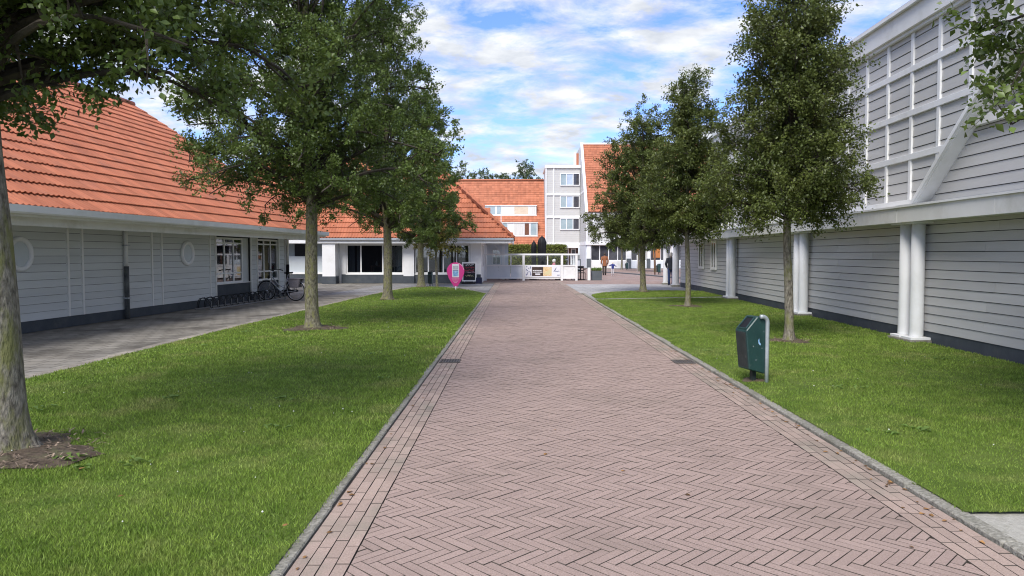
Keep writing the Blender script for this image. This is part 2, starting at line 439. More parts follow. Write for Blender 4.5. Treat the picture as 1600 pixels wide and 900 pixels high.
def np_mesh(name, V, F, m, rnd=None, smooth=False):
    """V (n,3), F (k,3|4) index array"""
    me = bpy.data.meshes.new(name)
    V = np.ascontiguousarray(V, dtype=np.float32); F = np.ascontiguousarray(F, dtype=np.int32)
    k = F.shape[1]
    me.vertices.add(len(V)); me.vertices.foreach_set('co', V.ravel())
    me.loops.add(F.size); me.loops.foreach_set('vertex_index', F.ravel())
    me.polygons.add(len(F))
    me.polygons.foreach_set('loop_start', np.arange(0, F.size, k, dtype=np.int32))
    me.polygons.foreach_set('loop_total', np.full(len(F), k, dtype=np.int32))
    if smooth: me.polygons.foreach_set('use_smooth', np.ones(len(F), dtype=bool))
    me.update(calc_edges=True)
    a = me.attributes.new('rnd', 'FLOAT', 'FACE')
    if rnd is None: rnd = np.full(len(F), .5)
    a.data.foreach_set('value', np.ascontiguousarray(rnd, dtype=np.float32))
    me.materials.append(m)
    return me

def sheet(name, pts, z, m):
    b = MB(); b.poly([(x, y, z) for x, y in pts])
    o = b.build(name, m)
    for p in o.data.polygons:
        if p.normal.z < 0: p.flip()
    return struct(o)

# ================================================================== SETTING
sheet('ground', [(-900, -300), (900, -300), (900, 1500), (-900, 1500)], -.03, M['far_ground'])
sheet('plaza', [(-30, 39.4), (40, 39.4), (40, 96), (-30, 96)], -.012, M['plaza'])
sheet('pavement', [(-12.5, 0.5), (-1.28, 0.5), (-1.28, 29.5), (-1.18, 42.0), (-14, 42.0)], -.008, M['pave_left'])
sheet('pavement', [(-7.6, 29.2), (-1.17, 29.2), (-1.17, 40.2), (-6.9, 40.2)], -.004, M['slab'])
sheet('pavement', [(2.66, 25.0), (9.5, 25.0), (11.5, 39.4), (2.66, 39.4)], -.008, M['slab_light'])
sheet('path_bed', [(-1.17, .4), (2.67, .4), (2.67, 44.5), (-1.17, 44.5)], -.012, M['joint'])

# ---- brick path: herringbone bricks between two borders of running bricks
PX0, PX1 = -1.15, 2.65
BW = .060; NB = 4; GAP = .0050
HX0, HX1 = PX0 + .295, PX1 - .295
def clip(poly, x0, x1, y0, y1):
    for ax, lim, sg in ((0, x0, 1), (0, x1, -1), (1, y0, 1), (1, y1, -1)):
        out = []
        for i in range(len(poly)):
            a, b = poly[i - 1], poly[i]
            ia = sg * (a[ax] - lim) >= 0; ib = sg * (b[ax] - lim) >= 0
            if ia != ib:
                t = (lim - a[ax]) / (b[ax] - a[ax]); out.append((a[0] + t * (b[0] - a[0]), a[1] + t * (b[1] - a[1])))
            if ib: out.append(b)
        poly = out
        if len(poly) < 3: return []
    return poly
Y0, Y1 = 2.9, 44.4
bricks = []                                             # (outline, whole, orientation, is_border)
s2 = math.sqrt(.5)
def rot45(p): return ((p[0] + p[1]) * s2 * BW, (p[1] - p[0]) * s2 * BW)
imax = int((Y1 + 4) / BW / 1.2)
kx0, kx1 = HX0 - .3, HX1 + .3
g = GAP / BW / 2
for i in range(-900, 200):
    for j in range(-40, 900):
        cx, cy = (i + j) * s2 * BW, (j - i) * s2 * BW
        if cx < kx0 or cx > kx1 or cy < Y0 - .4 or cy > Y1 + .4: continue
        d = (i - j) % (2 * NB)
        if d == 0: q = [(i + g, j + g), (i + NB - g, j + g), (i + NB - g, j + 1 - g), (i + g, j + 1 - g)]; o = 0
        elif d == 2 * NB - 1: q = [(i + g, j + g), (i + 1 - g, j + g), (i + 1 - g, j + NB - g), (i + g, j + NB - g)]; o = 1
        else: continue
        q = [rot45(p) for p in q]
        c = clip(q, HX0 + .003, HX1 - .003, Y0, Y1)
        if len(c) < 3: continue
        ar = abs(sum(c[k - 1][0] * c[k][1] - c[k][0] * c[k - 1][1] for k in range(len(c)))) / 2
        if ar < .0006: continue
        bricks.append((c, ar > BW * BW * NB * .93 - 1e-4 and len(c) == 4, o, False))
for side, xb in ((0, PX0), (1, HX1 + .002)):
    for r in range(4):
        y = Y0 - random.random() * .2
        while y < 44.2:
            l = .232
            bricks.append(([(xb + r * .0732 + .003, y + .002), (xb + (r + 1) * .0732 - .002, y + .002),
                            (xb + (r + 1) * .0732 - .002, y + l - .003), (xb + r * .0732 + .003, y + l - .003)], False, 2, True))
            y += l
def brick_mesh(mb, outline, zt, ch=.0025):
    n = len(outline); cx = sum(p[0] for p in outline) / n; cy = sum(p[1] for p in outline) / n
    i = len(mb.v)
    for z, sh in ((-.02, 0), (zt - ch * .7, 0), (zt, ch)):
        for x, y in outline:
            L = math.hypot(x - cx, y - cy) or 1
            mb.v.append((x - (x - cx) / L * sh, y - (y - cy) / L * sh, z))
    mb.f.append(tuple(i + 2 * n + k for k in range(n)))
    for a in (0, 1):
        for k in range(n):
            k2 = (k + 1) % n
            mb.f.append((i + a * n + k, i + a * n + k2, i + (a + 1) * n + k2, i + (a + 1) * n + k))
def cen(c): return (sum(p[0] for p in c) / len(c), sum(p[1] for p in c) / len(c))
def inview(c):
    x, y = cen(c)
    if y < 3.55: return False
    return abs(x / y) < .70
bricks.sort(key=lambda b: (0 if inview(b[0]) else 1, cen(b[0])[1]))
path = ob('brick_path', None); struct(path)
shared = {}
near = bricks[:300]; rest = bricks[300:]
for c, whole, o, border in near:
    x, y = cen(c)
    loc = [(p[0] - x, p[1] - y) for p in c]
    key = (o, random.randrange(8)) if (whole or border) else None
    if key is None or key not in shared:
        b = MB(); brick_mesh(b, loc, 0.0)
        me = b.mesh('brick', M['brick_edge'] if border else M['brick']); me.materials.append(M['joint'])
        for p in me.polygons: p.material_index = 0 if p.normal.z > .95 else 1
        if key is not None: shared[key] = me
    else: me = shared[key]
    q = ob('brick', me, path, (x, y, .002 + random.uniform(-.0015, .0015)))
    q.rotation_euler = (random.uniform(-.006, .006), random.uniform(-.006, .006), random.uniform(-.006, .006))
def joined_bricks(lst, m):
    V, F, RV = [], [], []
    me = bpy.data.meshes.new('bricks')
    b = MB()
    cnt = []
    for c, whole, o, border in lst:
        k0 = len(b.f); brick_mesh(b, c, .002 + random.uniform(-.002, .002)); cnt.append((len(b.f) - k0, random.random()))
    me.from_pydata(b.v, [], b.f); me.materials.append(m); me.materials.append(M['joint'])
    mi = np.ones(len(b.f), dtype=np.int32); mi[np.cumsum([0] + [n for n, r in cnt])[:-1]] = 0
    me.polygons.foreach_set('material_index', mi)
    a = me.attributes.new('rnd', 'FLOAT', 'FACE')
    a.data.foreach_set('value', np.concatenate([np.full(n, r, dtype=np.float32) for n, r in cnt]))
    return stuff(ob('bricks', me, path))
joined_bricks([b for b in rest if not b[3]], M['brick'])
joined_bricks([b for b in rest if b[3]], M['brick_edge'])

# ---- kerbs
def kerb(x0, x1, y0, y1, top):
    k = ob('kerb', None); struct(k)
    y = y0
    while y < y1 - .1:
        l = min(1.0, y1 - y)
        hw = (x1 - x0) / 2
        b = MB().box(-hw, hw, .006, l - .006, -.06, top)
        q = b.build('kerb_stone', M['kerb'], k, ((x0 + x1) / 2 + random.uniform(-.005, .005), y, random.uniform(-.005, .004)), bevel=.008)
        q.rotation_euler = (0, random.uniform(-.02, .02), random.uniform(-.005, .005))
        y += l
    return k
kerb(PX0 - .095, PX0 - .012, 1.6, 30.0, .014)
kerb(PX1 + .012, PX1 + .115, 2.0, 30.0, .030)

# ---- lawns
def catmull(pts, n=6):
    out = []
    for i in range(len(pts) - 1):
        p0, p1, p2, p3 = pts[max(0, i - 1)], pts[i], pts[i + 1], pts[min(len(pts) - 1, i + 2)]
        for k in range(n):
            t = k / n
            out.append(tuple(.5 * ((2 * p1[a]) + (-p0[a] + p2[a]) * t + (2 * p0[a] - 5 * p1[a] + 4 * p2[a] - p3[a]) * t * t + (-p0[a] + 3 * p1[a] - 3 * p2[a] + p3[a]) * t ** 3) for a in (0, 1)))
    out.append(pts[-1]); return out
edgeL = catmull([(-1.222, 29.8), (-1.75, 31.6), (-2.7, 34.2), (-3.6, 35.6), (-4.6, 36.0), (-5.15, 34.2), (-5.6, 29), (-5.9, 22), (-6.1, 16), (-6.2, 9), (-6.3, 1.5)])
lawnL = [(-1.222, 1.5)] + edgeL
sheet('lawn', lawnL, .017, M['lawn'])
lawnR = [(2.742, 4.45), (7.05, 4.5), (7.18, 10), (7.72, 26.9), (2.742, 25.6)]
sheet('lawn', lawnR, .033, M['lawn'])
lawnR2 = [(2.85, 26.15)] + [(7.75, 27.5), (8.0, 31.2)] + catmull([(7.6, 31.9), (6.2, 32.0), (4.6, 31.3), (3.5, 30.0), (2.9, 28.4)])
sheet('lawn', lawnR2, .022, M['lawn'])
sheet('concrete_slab', [(2.752, 1.5), (7.2, 1.5), (7.2, 4.60), (2.752, 4.56)], .012, M['kerb_light'])
sheet('garden_path', [(2.79, 25.55), (7.8, 26.9), (7.8, 27.6), (2.79, 26.2)], .016, M['slab_light'])

ed = struct(ob('lawn_edging', None))
acc = 0
for (xa, ya), (xb, yb) in zip(edgeL[:-1], edgeL[1:]):
    L = math.hypot(xb - xa, yb - ya); n = max(1, round(L / .5)); a = math.atan2(yb - ya, xb - xa)
    for k in range(n):
        t = (k + .5) / n; x, y = xa + (xb - xa) * t, ya + (yb - ya) * t
        nx, ny = -math.sin(a), math.cos(a)
        if (x + nx * .1 + 3.5) ** 2 + (y + ny * .1 - 25) ** 2 < (x + 3.5) ** 2 + (y - 25) ** 2: nx, ny = -nx, -ny
        MB().box(-L / n / 2 + .004, L / n / 2 - .004, -.1, .1, -.04, .018).build('edging_stone', M['edging'], ed, (x + nx * .1, y + ny * .1, random.uniform(-.006, .004)), (0, 0, a), bevel=.006)

def inpoly(px, py, poly):
    res = np.zeros(len(px), dtype=bool); n = len(poly)
    for i in range(n):
        x1, y1 = poly[i - 1]; x2, y2 = poly[i]
        c = ((y1 > py) != (y2 > py))
        with np.errstate(divide='ignore', invalid='ignore'):
            xi = (x2 - x1) * (py - y1) / (y2 - y1 + 1e-12) + x1
        res ^= c & (px < xi)
    return res
PITS = [(-4.02, 5.75, .62), (-4.30, 15.7, .62), (4.94, 13.4, .42), (5.17, 22.3, .55), (5.3, 30.8, .35), (-4.47, 25.7, .3), (-4.55, 35.3, .25), (2.95, 9.15, .17)]
def make_grass(poly, n, ymin, ymax, seed):
    r = np.random.default_rng(seed)
    u = r.random(n)
    p = 1.6
    y = (ymin ** (1 - p) + u * (ymax ** (1 - p) - ymin ** (1 - p))) ** (1 / (1 - p))
    xs = [q[0] for q in poly]
    x = r.uniform(min(xs) - .03, max(xs) + .03, n)
    # keep to what can be seen from about the photograph's place
    k = inpoly(x + r.normal(0, .022, n) + .012 * np.sin(y * 9.0) , y, poly) & (np.abs(x / y) < .86)
    for (cx, cy, cr) in PITS:
        dd = np.hypot(x - cx, y - cy) / (cr * (1 + .25 * np.sin(3 * np.arctan2(y - cy, x - cx) + cx)))
        k &= (dd > 1) | ((r.random(n) < (dd - .72) * 1.4) & (dd > .72))
    # thin, low patches
    pn = np.sin(x * 2.1 + 1.3 * np.sin(y * 1.7)) * np.cos(y * 1.9 + 1.1 * np.sin(x * 1.3))
    k &= r.random(n) < np.clip(1.05 + .45 * pn, .35, 1)
    x, y, pn = x[k], y[k], pn[k]; n = len(x)
    sc = np.clip(y / 7.0, .7, 2.2)
    h = r.uniform(.013, .030, n) * (1 + .22 * pn) * (1 + .12 * sc)
    w = r.uniform(.003, .0055, n) * sc
    a = r.uniform(0, 2 * np.pi, n)
    lean = r.uniform(.1, 1.0, n) * h; la = r.uniform(0, 2 * np.pi, n)
    bx, by = np.cos(a) * w, np.sin(a) * w
    V = np.zeros((n, 3, 3))
    z0 = .018 if poly[0][0] < 0 else .028
    V[:, 0] = np.stack([x - bx, y - by, np.full(n, z0)], 1)
    V[:, 1] = np.stack([x + bx, y + by, np.full(n, z0)], 1)
    V[:, 2] = np.stack([x + lean * np.cos(la), y + lean * np.sin(la), z0 + h], 1)
    F = np.arange(3 * n).reshape(n, 3)
    me = np_mesh('grass', V.reshape(-1, 3), F, M['grass'], r.random(n))
    return stuff(tag(ob('grass', me), '', 'grass'))
g1 = make_grass(lawnL, 360000, 2.6, 36, 1); g1['label'] = 'mown green grass of the long lawn left of the path'
g2 = make_grass(lawnR, 250000, 4.3, 27, 2); g2['label'] = 'mown green grass of the lawn beside the grey boarded building'
g3 = make_grass(lawnR2, 26000, 25, 32, 3); g3['label'] = 'small patch of grass at the far end of the right lawn'

# clover flowers and broad weeds in the lawn
def flecks(n, seed):
    r = np.random.default_rng(seed); V = []; F = []
    for _ in range(n):
        if r.random() < .55: x, y = r.uniform(-6, -1.5), 3.2 + 20 * r.random() ** 1.6
        else: x, y = r.uniform(3, 7), 5 + 18 * r.random() ** 1.6
        s = r.uniform(.004, .009); z = .04 + r.random() * .02
        i = len(V)
        for k in range(6):
            a = k * math.pi / 3; V.append((x + s * math.cos(a), y + s * math.sin(a), z))
        V.append((x, y, z + s)); V.append((x, y, z - s))
        for k in range(6):
            F.append((i + k, i + (k + 1) % 6, i + 6)); F.append((i + (k + 1) % 6, i + k, i + 7))
    return stuff(tag(ob('clover_flowers', np_mesh('clover_flowers', np.array(V), np.array(F), M['clover'])), 'tiny white clover flowers scattered through both lawns', 'flowers'))
flecks(90, 5)
def weeds(seed):
    r = np.random.default_rng(seed); V = []; F = []; RV = []
    spots = [(r.uniform(-5.5, -1.6), 3.2 + 12 * r.random() ** 1.5) for _ in range(18)] + [(r.uniform(3, 6.8), 5 + 12 * r.random() ** 1.5) for _ in range(16)]
    for x, y in spots:
        for k in range(r.integers(5, 10)):
            a = r.uniform(0, 6.28); l = r.uniform(.04, .10); w = l * .28; ox, oy = r.normal(0, .05, 2)
            dx, dy = math.cos(a), math.sin(a); i = len(V)
            V += [(x + ox, y + oy, .03), (x + ox + dx * l * .5 - dy * w, y + oy + dy * l * .5 + dx * w, .06), (x + ox + dx * l, y + oy + dy * l, .052), (x + ox + dx * l * .5 + dy * w, y + oy + dy * l * .5 - dx * w, .06)]
            F.append((i, i + 1, i + 2, i + 3)); RV.append(r.random())
    return stuff(tag(ob('lawn_weeds', np_mesh('lawn_weeds', np.array(V), np.array(F), M['weed'], np.array(RV))), 'low broad-leaved weeds growing in both lawns', 'weeds'))
weeds(6)

# bare earth under the trees
def pit(x, y, r0):
    b = MB(); n = 40; ring = []
    for k in range(n):
        a = 2 * math.pi * k / n
        rr = r0 * (1 + .25 * math.sin(3 * a + x)) * random.uniform(.92, 1.08)
        ring.append((x + rr * math.cos(a), y + rr * math.sin(a), .026))
    inner = [((p[0] - x) * .5 + x, (p[1] - y) * .5 + y, .026 + random.uniform(.01, .035)) for p in ring]
    i = 0; b.v = ring + inner + [(x, y, .05)]
    for k in range(n):
        k2 = (k + 1) % n
        b.f += [(k, k2, n + k2, n + k), (n + k, n + k2, 2 * n)]
    return struct(b.build('soil_patch', M['earth']))
for p in PITS: pit(*p)
def chips(seed):
    r = np.random.default_rng(seed); V = []; F = []; RV = []
    for (cx, cy, cr), n in zip(PITS[:5], (420, 120, 140, 60, 20)):
        for _ in range(n):
            a = r.uniform(0, 6.28); d = cr * 1.15 * math.sqrt(r.random()); x, y = cx + d * math.cos(a), cy + d * math.sin(a)
            l, w = r.uniform(.008, .035), r.uniform(.003, .008); t = r.uniform(0, 3.14); z = .052 + r.random() * .015; dz = r.normal(0, .008)
            c, s = math.cos(t), math.sin(t); i = len(V)
            V += [(x - c * l - s * w, y - s * l + c * w, z - dz), (x - c * l + s * w, y - s * l - c * w, z - dz), (x + c * l + s * w, y + s * l - c * w, z + dz), (x + c * l - s * w, y + s * l + c * w, z + dz)]
            F.append((i, i + 1, i + 2, i + 3)); RV.append(r.random())
    return stuff(tag(ob('wood_chips', np_mesh('wood_chips', np.array(V), np.array(F), M['chips'], np.array(RV))), 'loose bark chips on the bare earth round the tree trunks', 'bark chips'))
chips(8)
def litter(seed):
    r = np.random.default_rng(seed); V = []; F = []; RV = []
    spots = [(PX1 - abs(r.normal(0, .07)) - .01, 3.9 + 9 * r.random()) for _ in range(120)] + [(PX0 + abs(r.normal(0, .05)) + .01, 3.6 + 10 * r.random()) for _ in range(25)] + \
            [(r.uniform(-1, 2.5), 3.7 + 15 * r.random()) for _ in range(14)] + [(-3.1, 5.2), (-2.5, 4.6), (-1.9, 5.5), (-1.3, 4.1), (-3.9, 4.8), (-2.1, 8.2)]
    for x, y in spots:
        s = r.uniform(.010, .026); a = r.uniform(0, 6.28); c, sn = math.cos(a), math.sin(a); i = len(V)
        z0 = .006 if PX0 - .01 < x < PX1 + .01 else .07
        for px, py, pz in ((-1, 0, .1), (-.3, .55, .5), (.5, .45, .35), (1, 0, .1), (.5, -.45, .5), (-.3, -.55, .2)):
            V.append((x + (px * c - py * sn) * s, y + (px * sn + py * c) * s, z0 + pz * s * .7 * r.uniform(.4, 1.2)))
        F.append((i, i + 1, i + 2, i + 3)); F.append((i, i + 3, i + 4, i + 5)); q = r.random(); RV += [q, q]
    return stuff(tag(ob('fallen_leaves', np_mesh('fallen_leaves', np.array(V), np.array(F), M['dryleaf'], np.array(RV))), 'scattered brown fallen leaves along the kerbs of the brick path', 'leaves'))
litter(9)

# drain gratings in the border of the path
def drain(x, y, label):
    t = thing('drain_grate', label, 'drain', (x, y, .004), 0, 'drain gratings in the path border')
    f = MB(); f.box(-.15, .15, -.17, -.145, 0, .012); f.box(-.15, .15, .145, .17, 0, .012); f.box(-.15, -.125, -.145, .145, 0, .012); f.box(.125, .15, -.145, .145, 0, .012)
    f.build('frame', M['drain'], t)
    MB().box(-.125, .125, -.145, .145, -.004, .001).build('pit', M['gap'], t)
    for k in range(6): MB().box(-.11 + k * .04, -.09 + k * .04, -.145, .145, .001, .009).build('bar', M['drain'], t)
drain(PX0 + .17, 10.95, 'square iron drain grating in the left border of the brick path')
drain(PX1 - .17, 10.9, 'square iron drain grating in the right border of the brick path')

# ================================================================== ROOF TILES
def tile_template(w, l, seg=10, amp=.030, lift=.046, th=.026):
    V = []; n = seg + 1
    xs = [w * k / seg for k in range(n)]
    def prof(x): return amp * (.5 - .5 * math.cos(4 * math.pi * x / w)) ** 1.3
    V += [(x, 0, lift + prof(x)) for x in xs]
    V += [(x, l, .004 + prof(x)) for x in xs]
    V += [(x, .002, lift + prof(x) - th) for x in xs]
    V += [(x, 0, lift + prof(x)) for x in xs]            # second front row keeps the edge crisp
    m3 = 3 * n
    F = [(k, k + 1, n + k + 1, n + k) for k in range(seg)] + [(2 * n + k, 2 * n + k + 1, m3 + k + 1, m3 + k) for k in range(seg)]
    F += [(2 * n, m3, n), (2 * n + seg, n + seg, m3 + seg)]
    return V, F
def roof(name, parent, origin, adir, bdir, keep, wid, rows, tw, tl, m, separate=None, label=None):
    """adir along the eave, bdir up the slope; keep(a0,a1,b0,b1)->bool; separate = function ranking tiles that are single objects"""
    A, B = Vector(adir).normalized(), Vector(bdir).normalized(); N = A.cross(B).normalized()
    if N.z < 0: A = -A; N = -N; raise ValueError('roof axes')
    mw = Matrix(((A.x, B.x, N.x, origin[0]), (A.y, B.y, N.y, origin[1]), (A.z, B.z, N.z, origin[2]), (0, 0, 0, 1)))
    cells = []
    for j in range(rows):
        for i in range(int(wid / tw)):
            if keep(i * tw, (i + 1) * tw, j * tl, (j + 1) * tl): cells.append((i, j))
    # underlay made of row strips so that it follows the outline
    bed = MB()
    for j in range(rows):
        r_ = [i for i, jj in cells if jj == j]
        if r_:
            runs = []; s = r_[0]; pv = s
            for i in r_[1:]:
                if i != pv + 1: runs.append((s, pv)); s = i
                pv = i
            runs.append((s, pv))
            for s, e in runs: bed.box(s * tw, (e + 1) * tw, j * tl, (j + 1) * tl + .001, -.10, -.002)
    ro = bed.build(name, M['tile_bed'], parent)
    ro.matrix_local = mw
    V, F = tile_template(tw, tl * 1.06)
    V = np.array(V)
    sing = set()
    if separate is not None:
        rank = sorted(cells, key=lambda c: separate(mw @ Vector((c[0] * tw + tw / 2, c[1] * tl + tl / 2, 0))))
        sing = set(rank[:300])
        meshes = []
        for k in range(8):
            b = MB(); b.v = [tuple(p) for p in V]; b.f = list(F)
            me = bpy.data.meshes.new('tile'); me.from_pydata(b.v, [], b.f); me.materials.append(m)
            for p in me.polygons: p.use_smooth = len(p.vertices) == 4 and p.index < 10
            a = me.attributes.new('rnd', 'FLOAT', 'FACE'); a.data.foreach_set('value', np.full(len(F), (k + .5) / 8, dtype=np.float32))
            meshes.append(me)
        for (i, j) in sing:
            q = ob('tile', random.choice(meshes), ro, (i * tw + random.uniform(-.004, .004), j * tl + random.uniform(-.006, .006), random.uniform(0, .004)))
    oth = [c for c in cells if c not in sing]
    if oth:
        vv, ff, rr = [], [], []
        base = 0
        b_f = []
        for (i, j) in oth:
            vv.append(V + np.array((i * tw + random.uniform(-.004, .004), j * tl + random.uniform(-.006, .006), random.uniform(0, .004))))
            b_f += [tuple(k + base for k in f) for f in F]
            rr.append(np.full(len(F), random.random(), dtype=np.float32)); base += len(V)
        me = bpy.data.meshes.new('tiles'); me.from_pydata(np.concatenate(vv).tolist(), [], b_f); me.materials.append(m)
        sm = np.zeros(len(b_f), dtype=bool); sm[[k for k in range(len(b_f)) if k % len(F) < 10]] = True
        me.polygons.foreach_set('use_smooth', sm)
        a = me.attributes.new('rnd', 'FLOAT', 'FACE'); a.data.foreach_set('value', np.concatenate(rr))
        stuff(ob('tiles', me, ro))
    return ro, mw

def window(parent, w, s0, s1, z0, z1, vs=(), hs=(), o=0.0, fw=.05, depth=.06, frame=None, pane=None, glass_o=None):
    """frame with panes: vs, hs are the inner bars"""
    frame = frame or M['white']; pane = pane or M['glass']
    f = MB()
    f.wbox(w, s0, s1, z0, z0 + fw, o, o + depth); f.wbox(w, s0, s1, z1 - fw, z1, o, o + depth)
    f.wbox(w, s0, s0 + fw, z0 + fw, z1 - fw, o, o + depth); f.wbox(w, s1 - fw, s1, z0 + fw, z1 - fw, o, o + depth)
    for v in vs: f.wbox(w, v - fw / 2, v + fw / 2, z0 + fw, z1 - fw, o + .004, o + depth - .004)
    ss = [s0 + fw] + [x for v in vs for x in (v - fw / 2, v + fw / 2)] + [s1 - fw]
    zs = [z0 + fw] + [x for h in hs for x in (h - fw * .4, h + fw * .4)] + [z1 - fw]
    for h in hs:
        for a in range(0, len(ss), 2): f.wbox(w, ss[a], ss[a + 1], h - fw * .4, h + fw * .4, o + .008, o + depth - .008)
    wo = f.build('window', frame, parent)
    go = o + depth * .45 if glass_o is None else glass_o
    for a in range(0, len(ss), 2):
        for b in range(0, len(zs), 2):
            MB().wbox(w, ss[a], ss[a + 1], zs[b], zs[b + 1], go, go + .006).build('pane', pane, wo)
    return wo

# ================================================================== LEFT BUILDING (low hall with the big tiled roof)
LA = math.atan(.075)
LBx = -11.06
lb = thing('tiled_hall', 'long low grey boarded hall with a big orange tiled roof along the left pavement', 'building', (LBx, 0, 0), -LA)
wl = W('y', 0.0, 1)
YA, YB = 8.0, 28.75
b = MB(); b.wbox(wl, YA, 22.98, .0, 2.42, -.25, -.002); b.wbox(wl, 22.98, 25.56, 0, .64, -.25, -.06); b.wbox(wl, 22.98, 25.56, 2.14, 2.42, -.25, -.06)
b.wbox(wl, 25.56, 26.05, 0, 2.42, -.25, -.002); b.wbox(wl, 26.05, 27.95, 0, .64, -.25, -.06); b.wbox(wl, 26.05, 27.95, 2.14, 2.42, -.25, -.06)
b.wbox(wl, 27.95, YB, 0, 2.42, -.25, -.002); b.wbox(wl, YB - .25, YB - .002, 0, 2.42, -8, -.25)
b.build('wall', M['gap'], lb)
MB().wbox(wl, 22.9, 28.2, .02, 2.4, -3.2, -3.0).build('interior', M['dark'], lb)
MB().wbox(wl, 22.9, 28.2, .0, .03, -3.0, -.26).build('interior_floor', M['brownwood'], lb)
MB().wbox(wl, YA, 22.98, .0, .225, 0, .012).build('plinth', M['plinth'], lb)
MB().wbox(wl, 22.98, 25.5, .0, .63, -.06, -.02).build('plinth', M['plinth'], lb)
MB().wbox(wl, 25.56, 26.02, .0, .225, 0, .012).build('plinth', M['plinth'], lb)
MB().wbox(wl, 26.05, 27.95, .0, .63, -.06, -.02).build('plinth', M['plinth'], lb)
MB().wbox(wl, 27.95, YB, .0, .225, 0, .012).build('plinth', M['plinth'], lb)
bat = [12.9, 16.22, 16.70, 18.28, 19.48, 19.95, 22.62]
edges = [YA] + bat + [22.98]
PZ = .166
nrow = int((2.30 - .235) / PZ) + 1
def board_bay(s0, s1, z0, z1, w, m, parent, pitch=PZ, gap=.007, split=False):
    z = z0; row = 0
    while z < z1 - .03:
        zt = min(z + pitch, z1)
        cuts = [s0, s1]
        if split: cuts = [s0, s0 + (s1 - s0) * ((.36, .66)[row % 2] + random.uniform(-.03, .03)), s1]
        for c0, c1 in zip(cuts[:-1], cuts[1:]):
            MB().board(w, c0 + .003, c1 - .002, z + random.uniform(-.0015, .0015), zt - gap, t0=.030 + random.uniform(-.003, .003)).build('plank', m, parent)
        z += pitch; row += 1
for s0, s1 in zip(edges[:-1], edges[1:]): board_bay(s0, s1, .235, 2.3, wl, M['board_l'], lb)
board_bay(25.56, 26.0, .235, 2.3, wl, M['board_l'], lb); board_bay(27.98, 28.5, .235, 2.3, wl, M['board_l'], lb)
for s in bat: MB().wbox(wl, s - .03, s + .03, .235, 2.3, .0, .042).build('batten', M['cream'], lb)
for s in (22.98, 25.53, 26.03, 27.96, 28.55): MB().wbox(wl, s - .03, s + .03, .235, 2.3, .0, .046).build('batten', M['cream'], lb)
window(lb, wl, 23.02, 24.95, .66, 2.13, (23.66, 24.30), (.98, 1.95), o=-.07, fw=.06)
window(lb, wl, 26.08, 27.93, .66, 2.13, (26.7, 27.3), (.98, 1.95), o=-.07, fw=.06)
b = MB(); b.wbox(wl, 24.95, 25.5, .64, 2.14, -.25, -.06); b.build('side_panel', M['board_l'], lb)
MB().wbox(wl, 22.99, 25.5, .635, .662, -.058, .03).build('window_sill', M['cream'], lb)
MB().wbox(wl, 26.06, 27.94, .635, .662, -.058, .03).build('window_sill', M['cream'], lb)
# round windows (blind, framed)
def round_window(s, z, r):
    ring = MB(); n = 32; pr = []
    for k in range(n):
        a = 2 * math.pi * k / n; pr.append((s + math.cos(a) * r * .92, z + math.sin(a) * r * .92))
    ring.tube([wl.p(x, y, .050) for x, y in pr], .052, 8, closed=True)
    o = ring.build('round_window', M['white'], lb, smooth=True)
    d = MB(); d.prism([(s + math.cos(2 * math.pi * k / n) * r * .9, z + math.sin(2 * math.pi * k / n) * r * .9) for k in range(n)], lambda a, c, t: wl.p(a, c, t), .01, .045)
    d.build('blind_pane', M['frost'], o)
round_window(14.78, 1.6, .33); round_window(21.25, 1.62, .33)
# downpipe
dp = MB().tube([wl.p(18.25, 1.28, .09), wl.p(18.25, 2.36, .09)], .045, 10).build('downpipe', M['cream'], lb, smooth=True)
MB().tube([wl.p(18.25, .0, .09), wl.p(18.25, 1.30, .09)], .058, 10).build('pipe_guard', mat('pipe_guard', (.06, .065, .068), (.15, .155, .15), scale=5, rough=.6), dp, smooth=True)
for z in (.5, 1.8): MB().wbox(wl, 18.18, 18.32, z, z + .03, .0, .155).build('bracket', M['zinc'], dp)
dp2 = MB().tube([wl.p(28.66, .0, .09), wl.p(28.66, 1.2, .09)], .06, 10).build('downpipe', M['black'], lb, smooth=True)
MB().tube([wl.p(28.66, 1.2, .09), wl.p(28.66, 2.36, .09)], .05, 10).build('pipe_top', M['cream'], dp2, smooth=True)
# eaves
OV = 1.38; YE = 29.55
MB().wbox(wl, YA, YE - .05, 2.30, 2.33, -.2, OV - .12).build('soffit', M['cream'], lb)
MB().wbox(wl, YA, YE - .05, 2.12, 2.30, OV - .36, OV - .30).build('beam', M['cream'], lb)
MB().wbox(wl, YA, YE - .03, 2.27, 2.40, OV - .12, OV - .06).build('fascia', M['cream'], lb)
gt = MB()
prof = [(OV - .06, 2.46), (OV - .06, 2.345), (OV - .035, 2.315), (OV + .035, 2.315), (OV + .06, 2.345), (OV + .065, 2.465), (OV + .05, 2.465), (OV + .04, 2.35), (OV - .03, 2.34), (OV - .04, 2.46)]
gt.prism([(a, c) for a, c in prof], lambda a, c, t: wl.p(t, c, a), YA, YE + .02)
gt.build('gutter', M['white'], lb)
SL = math.atan(.65)
SLn = 9.6
o_ = (OV - .02, YA, 2.43)
LT = .488
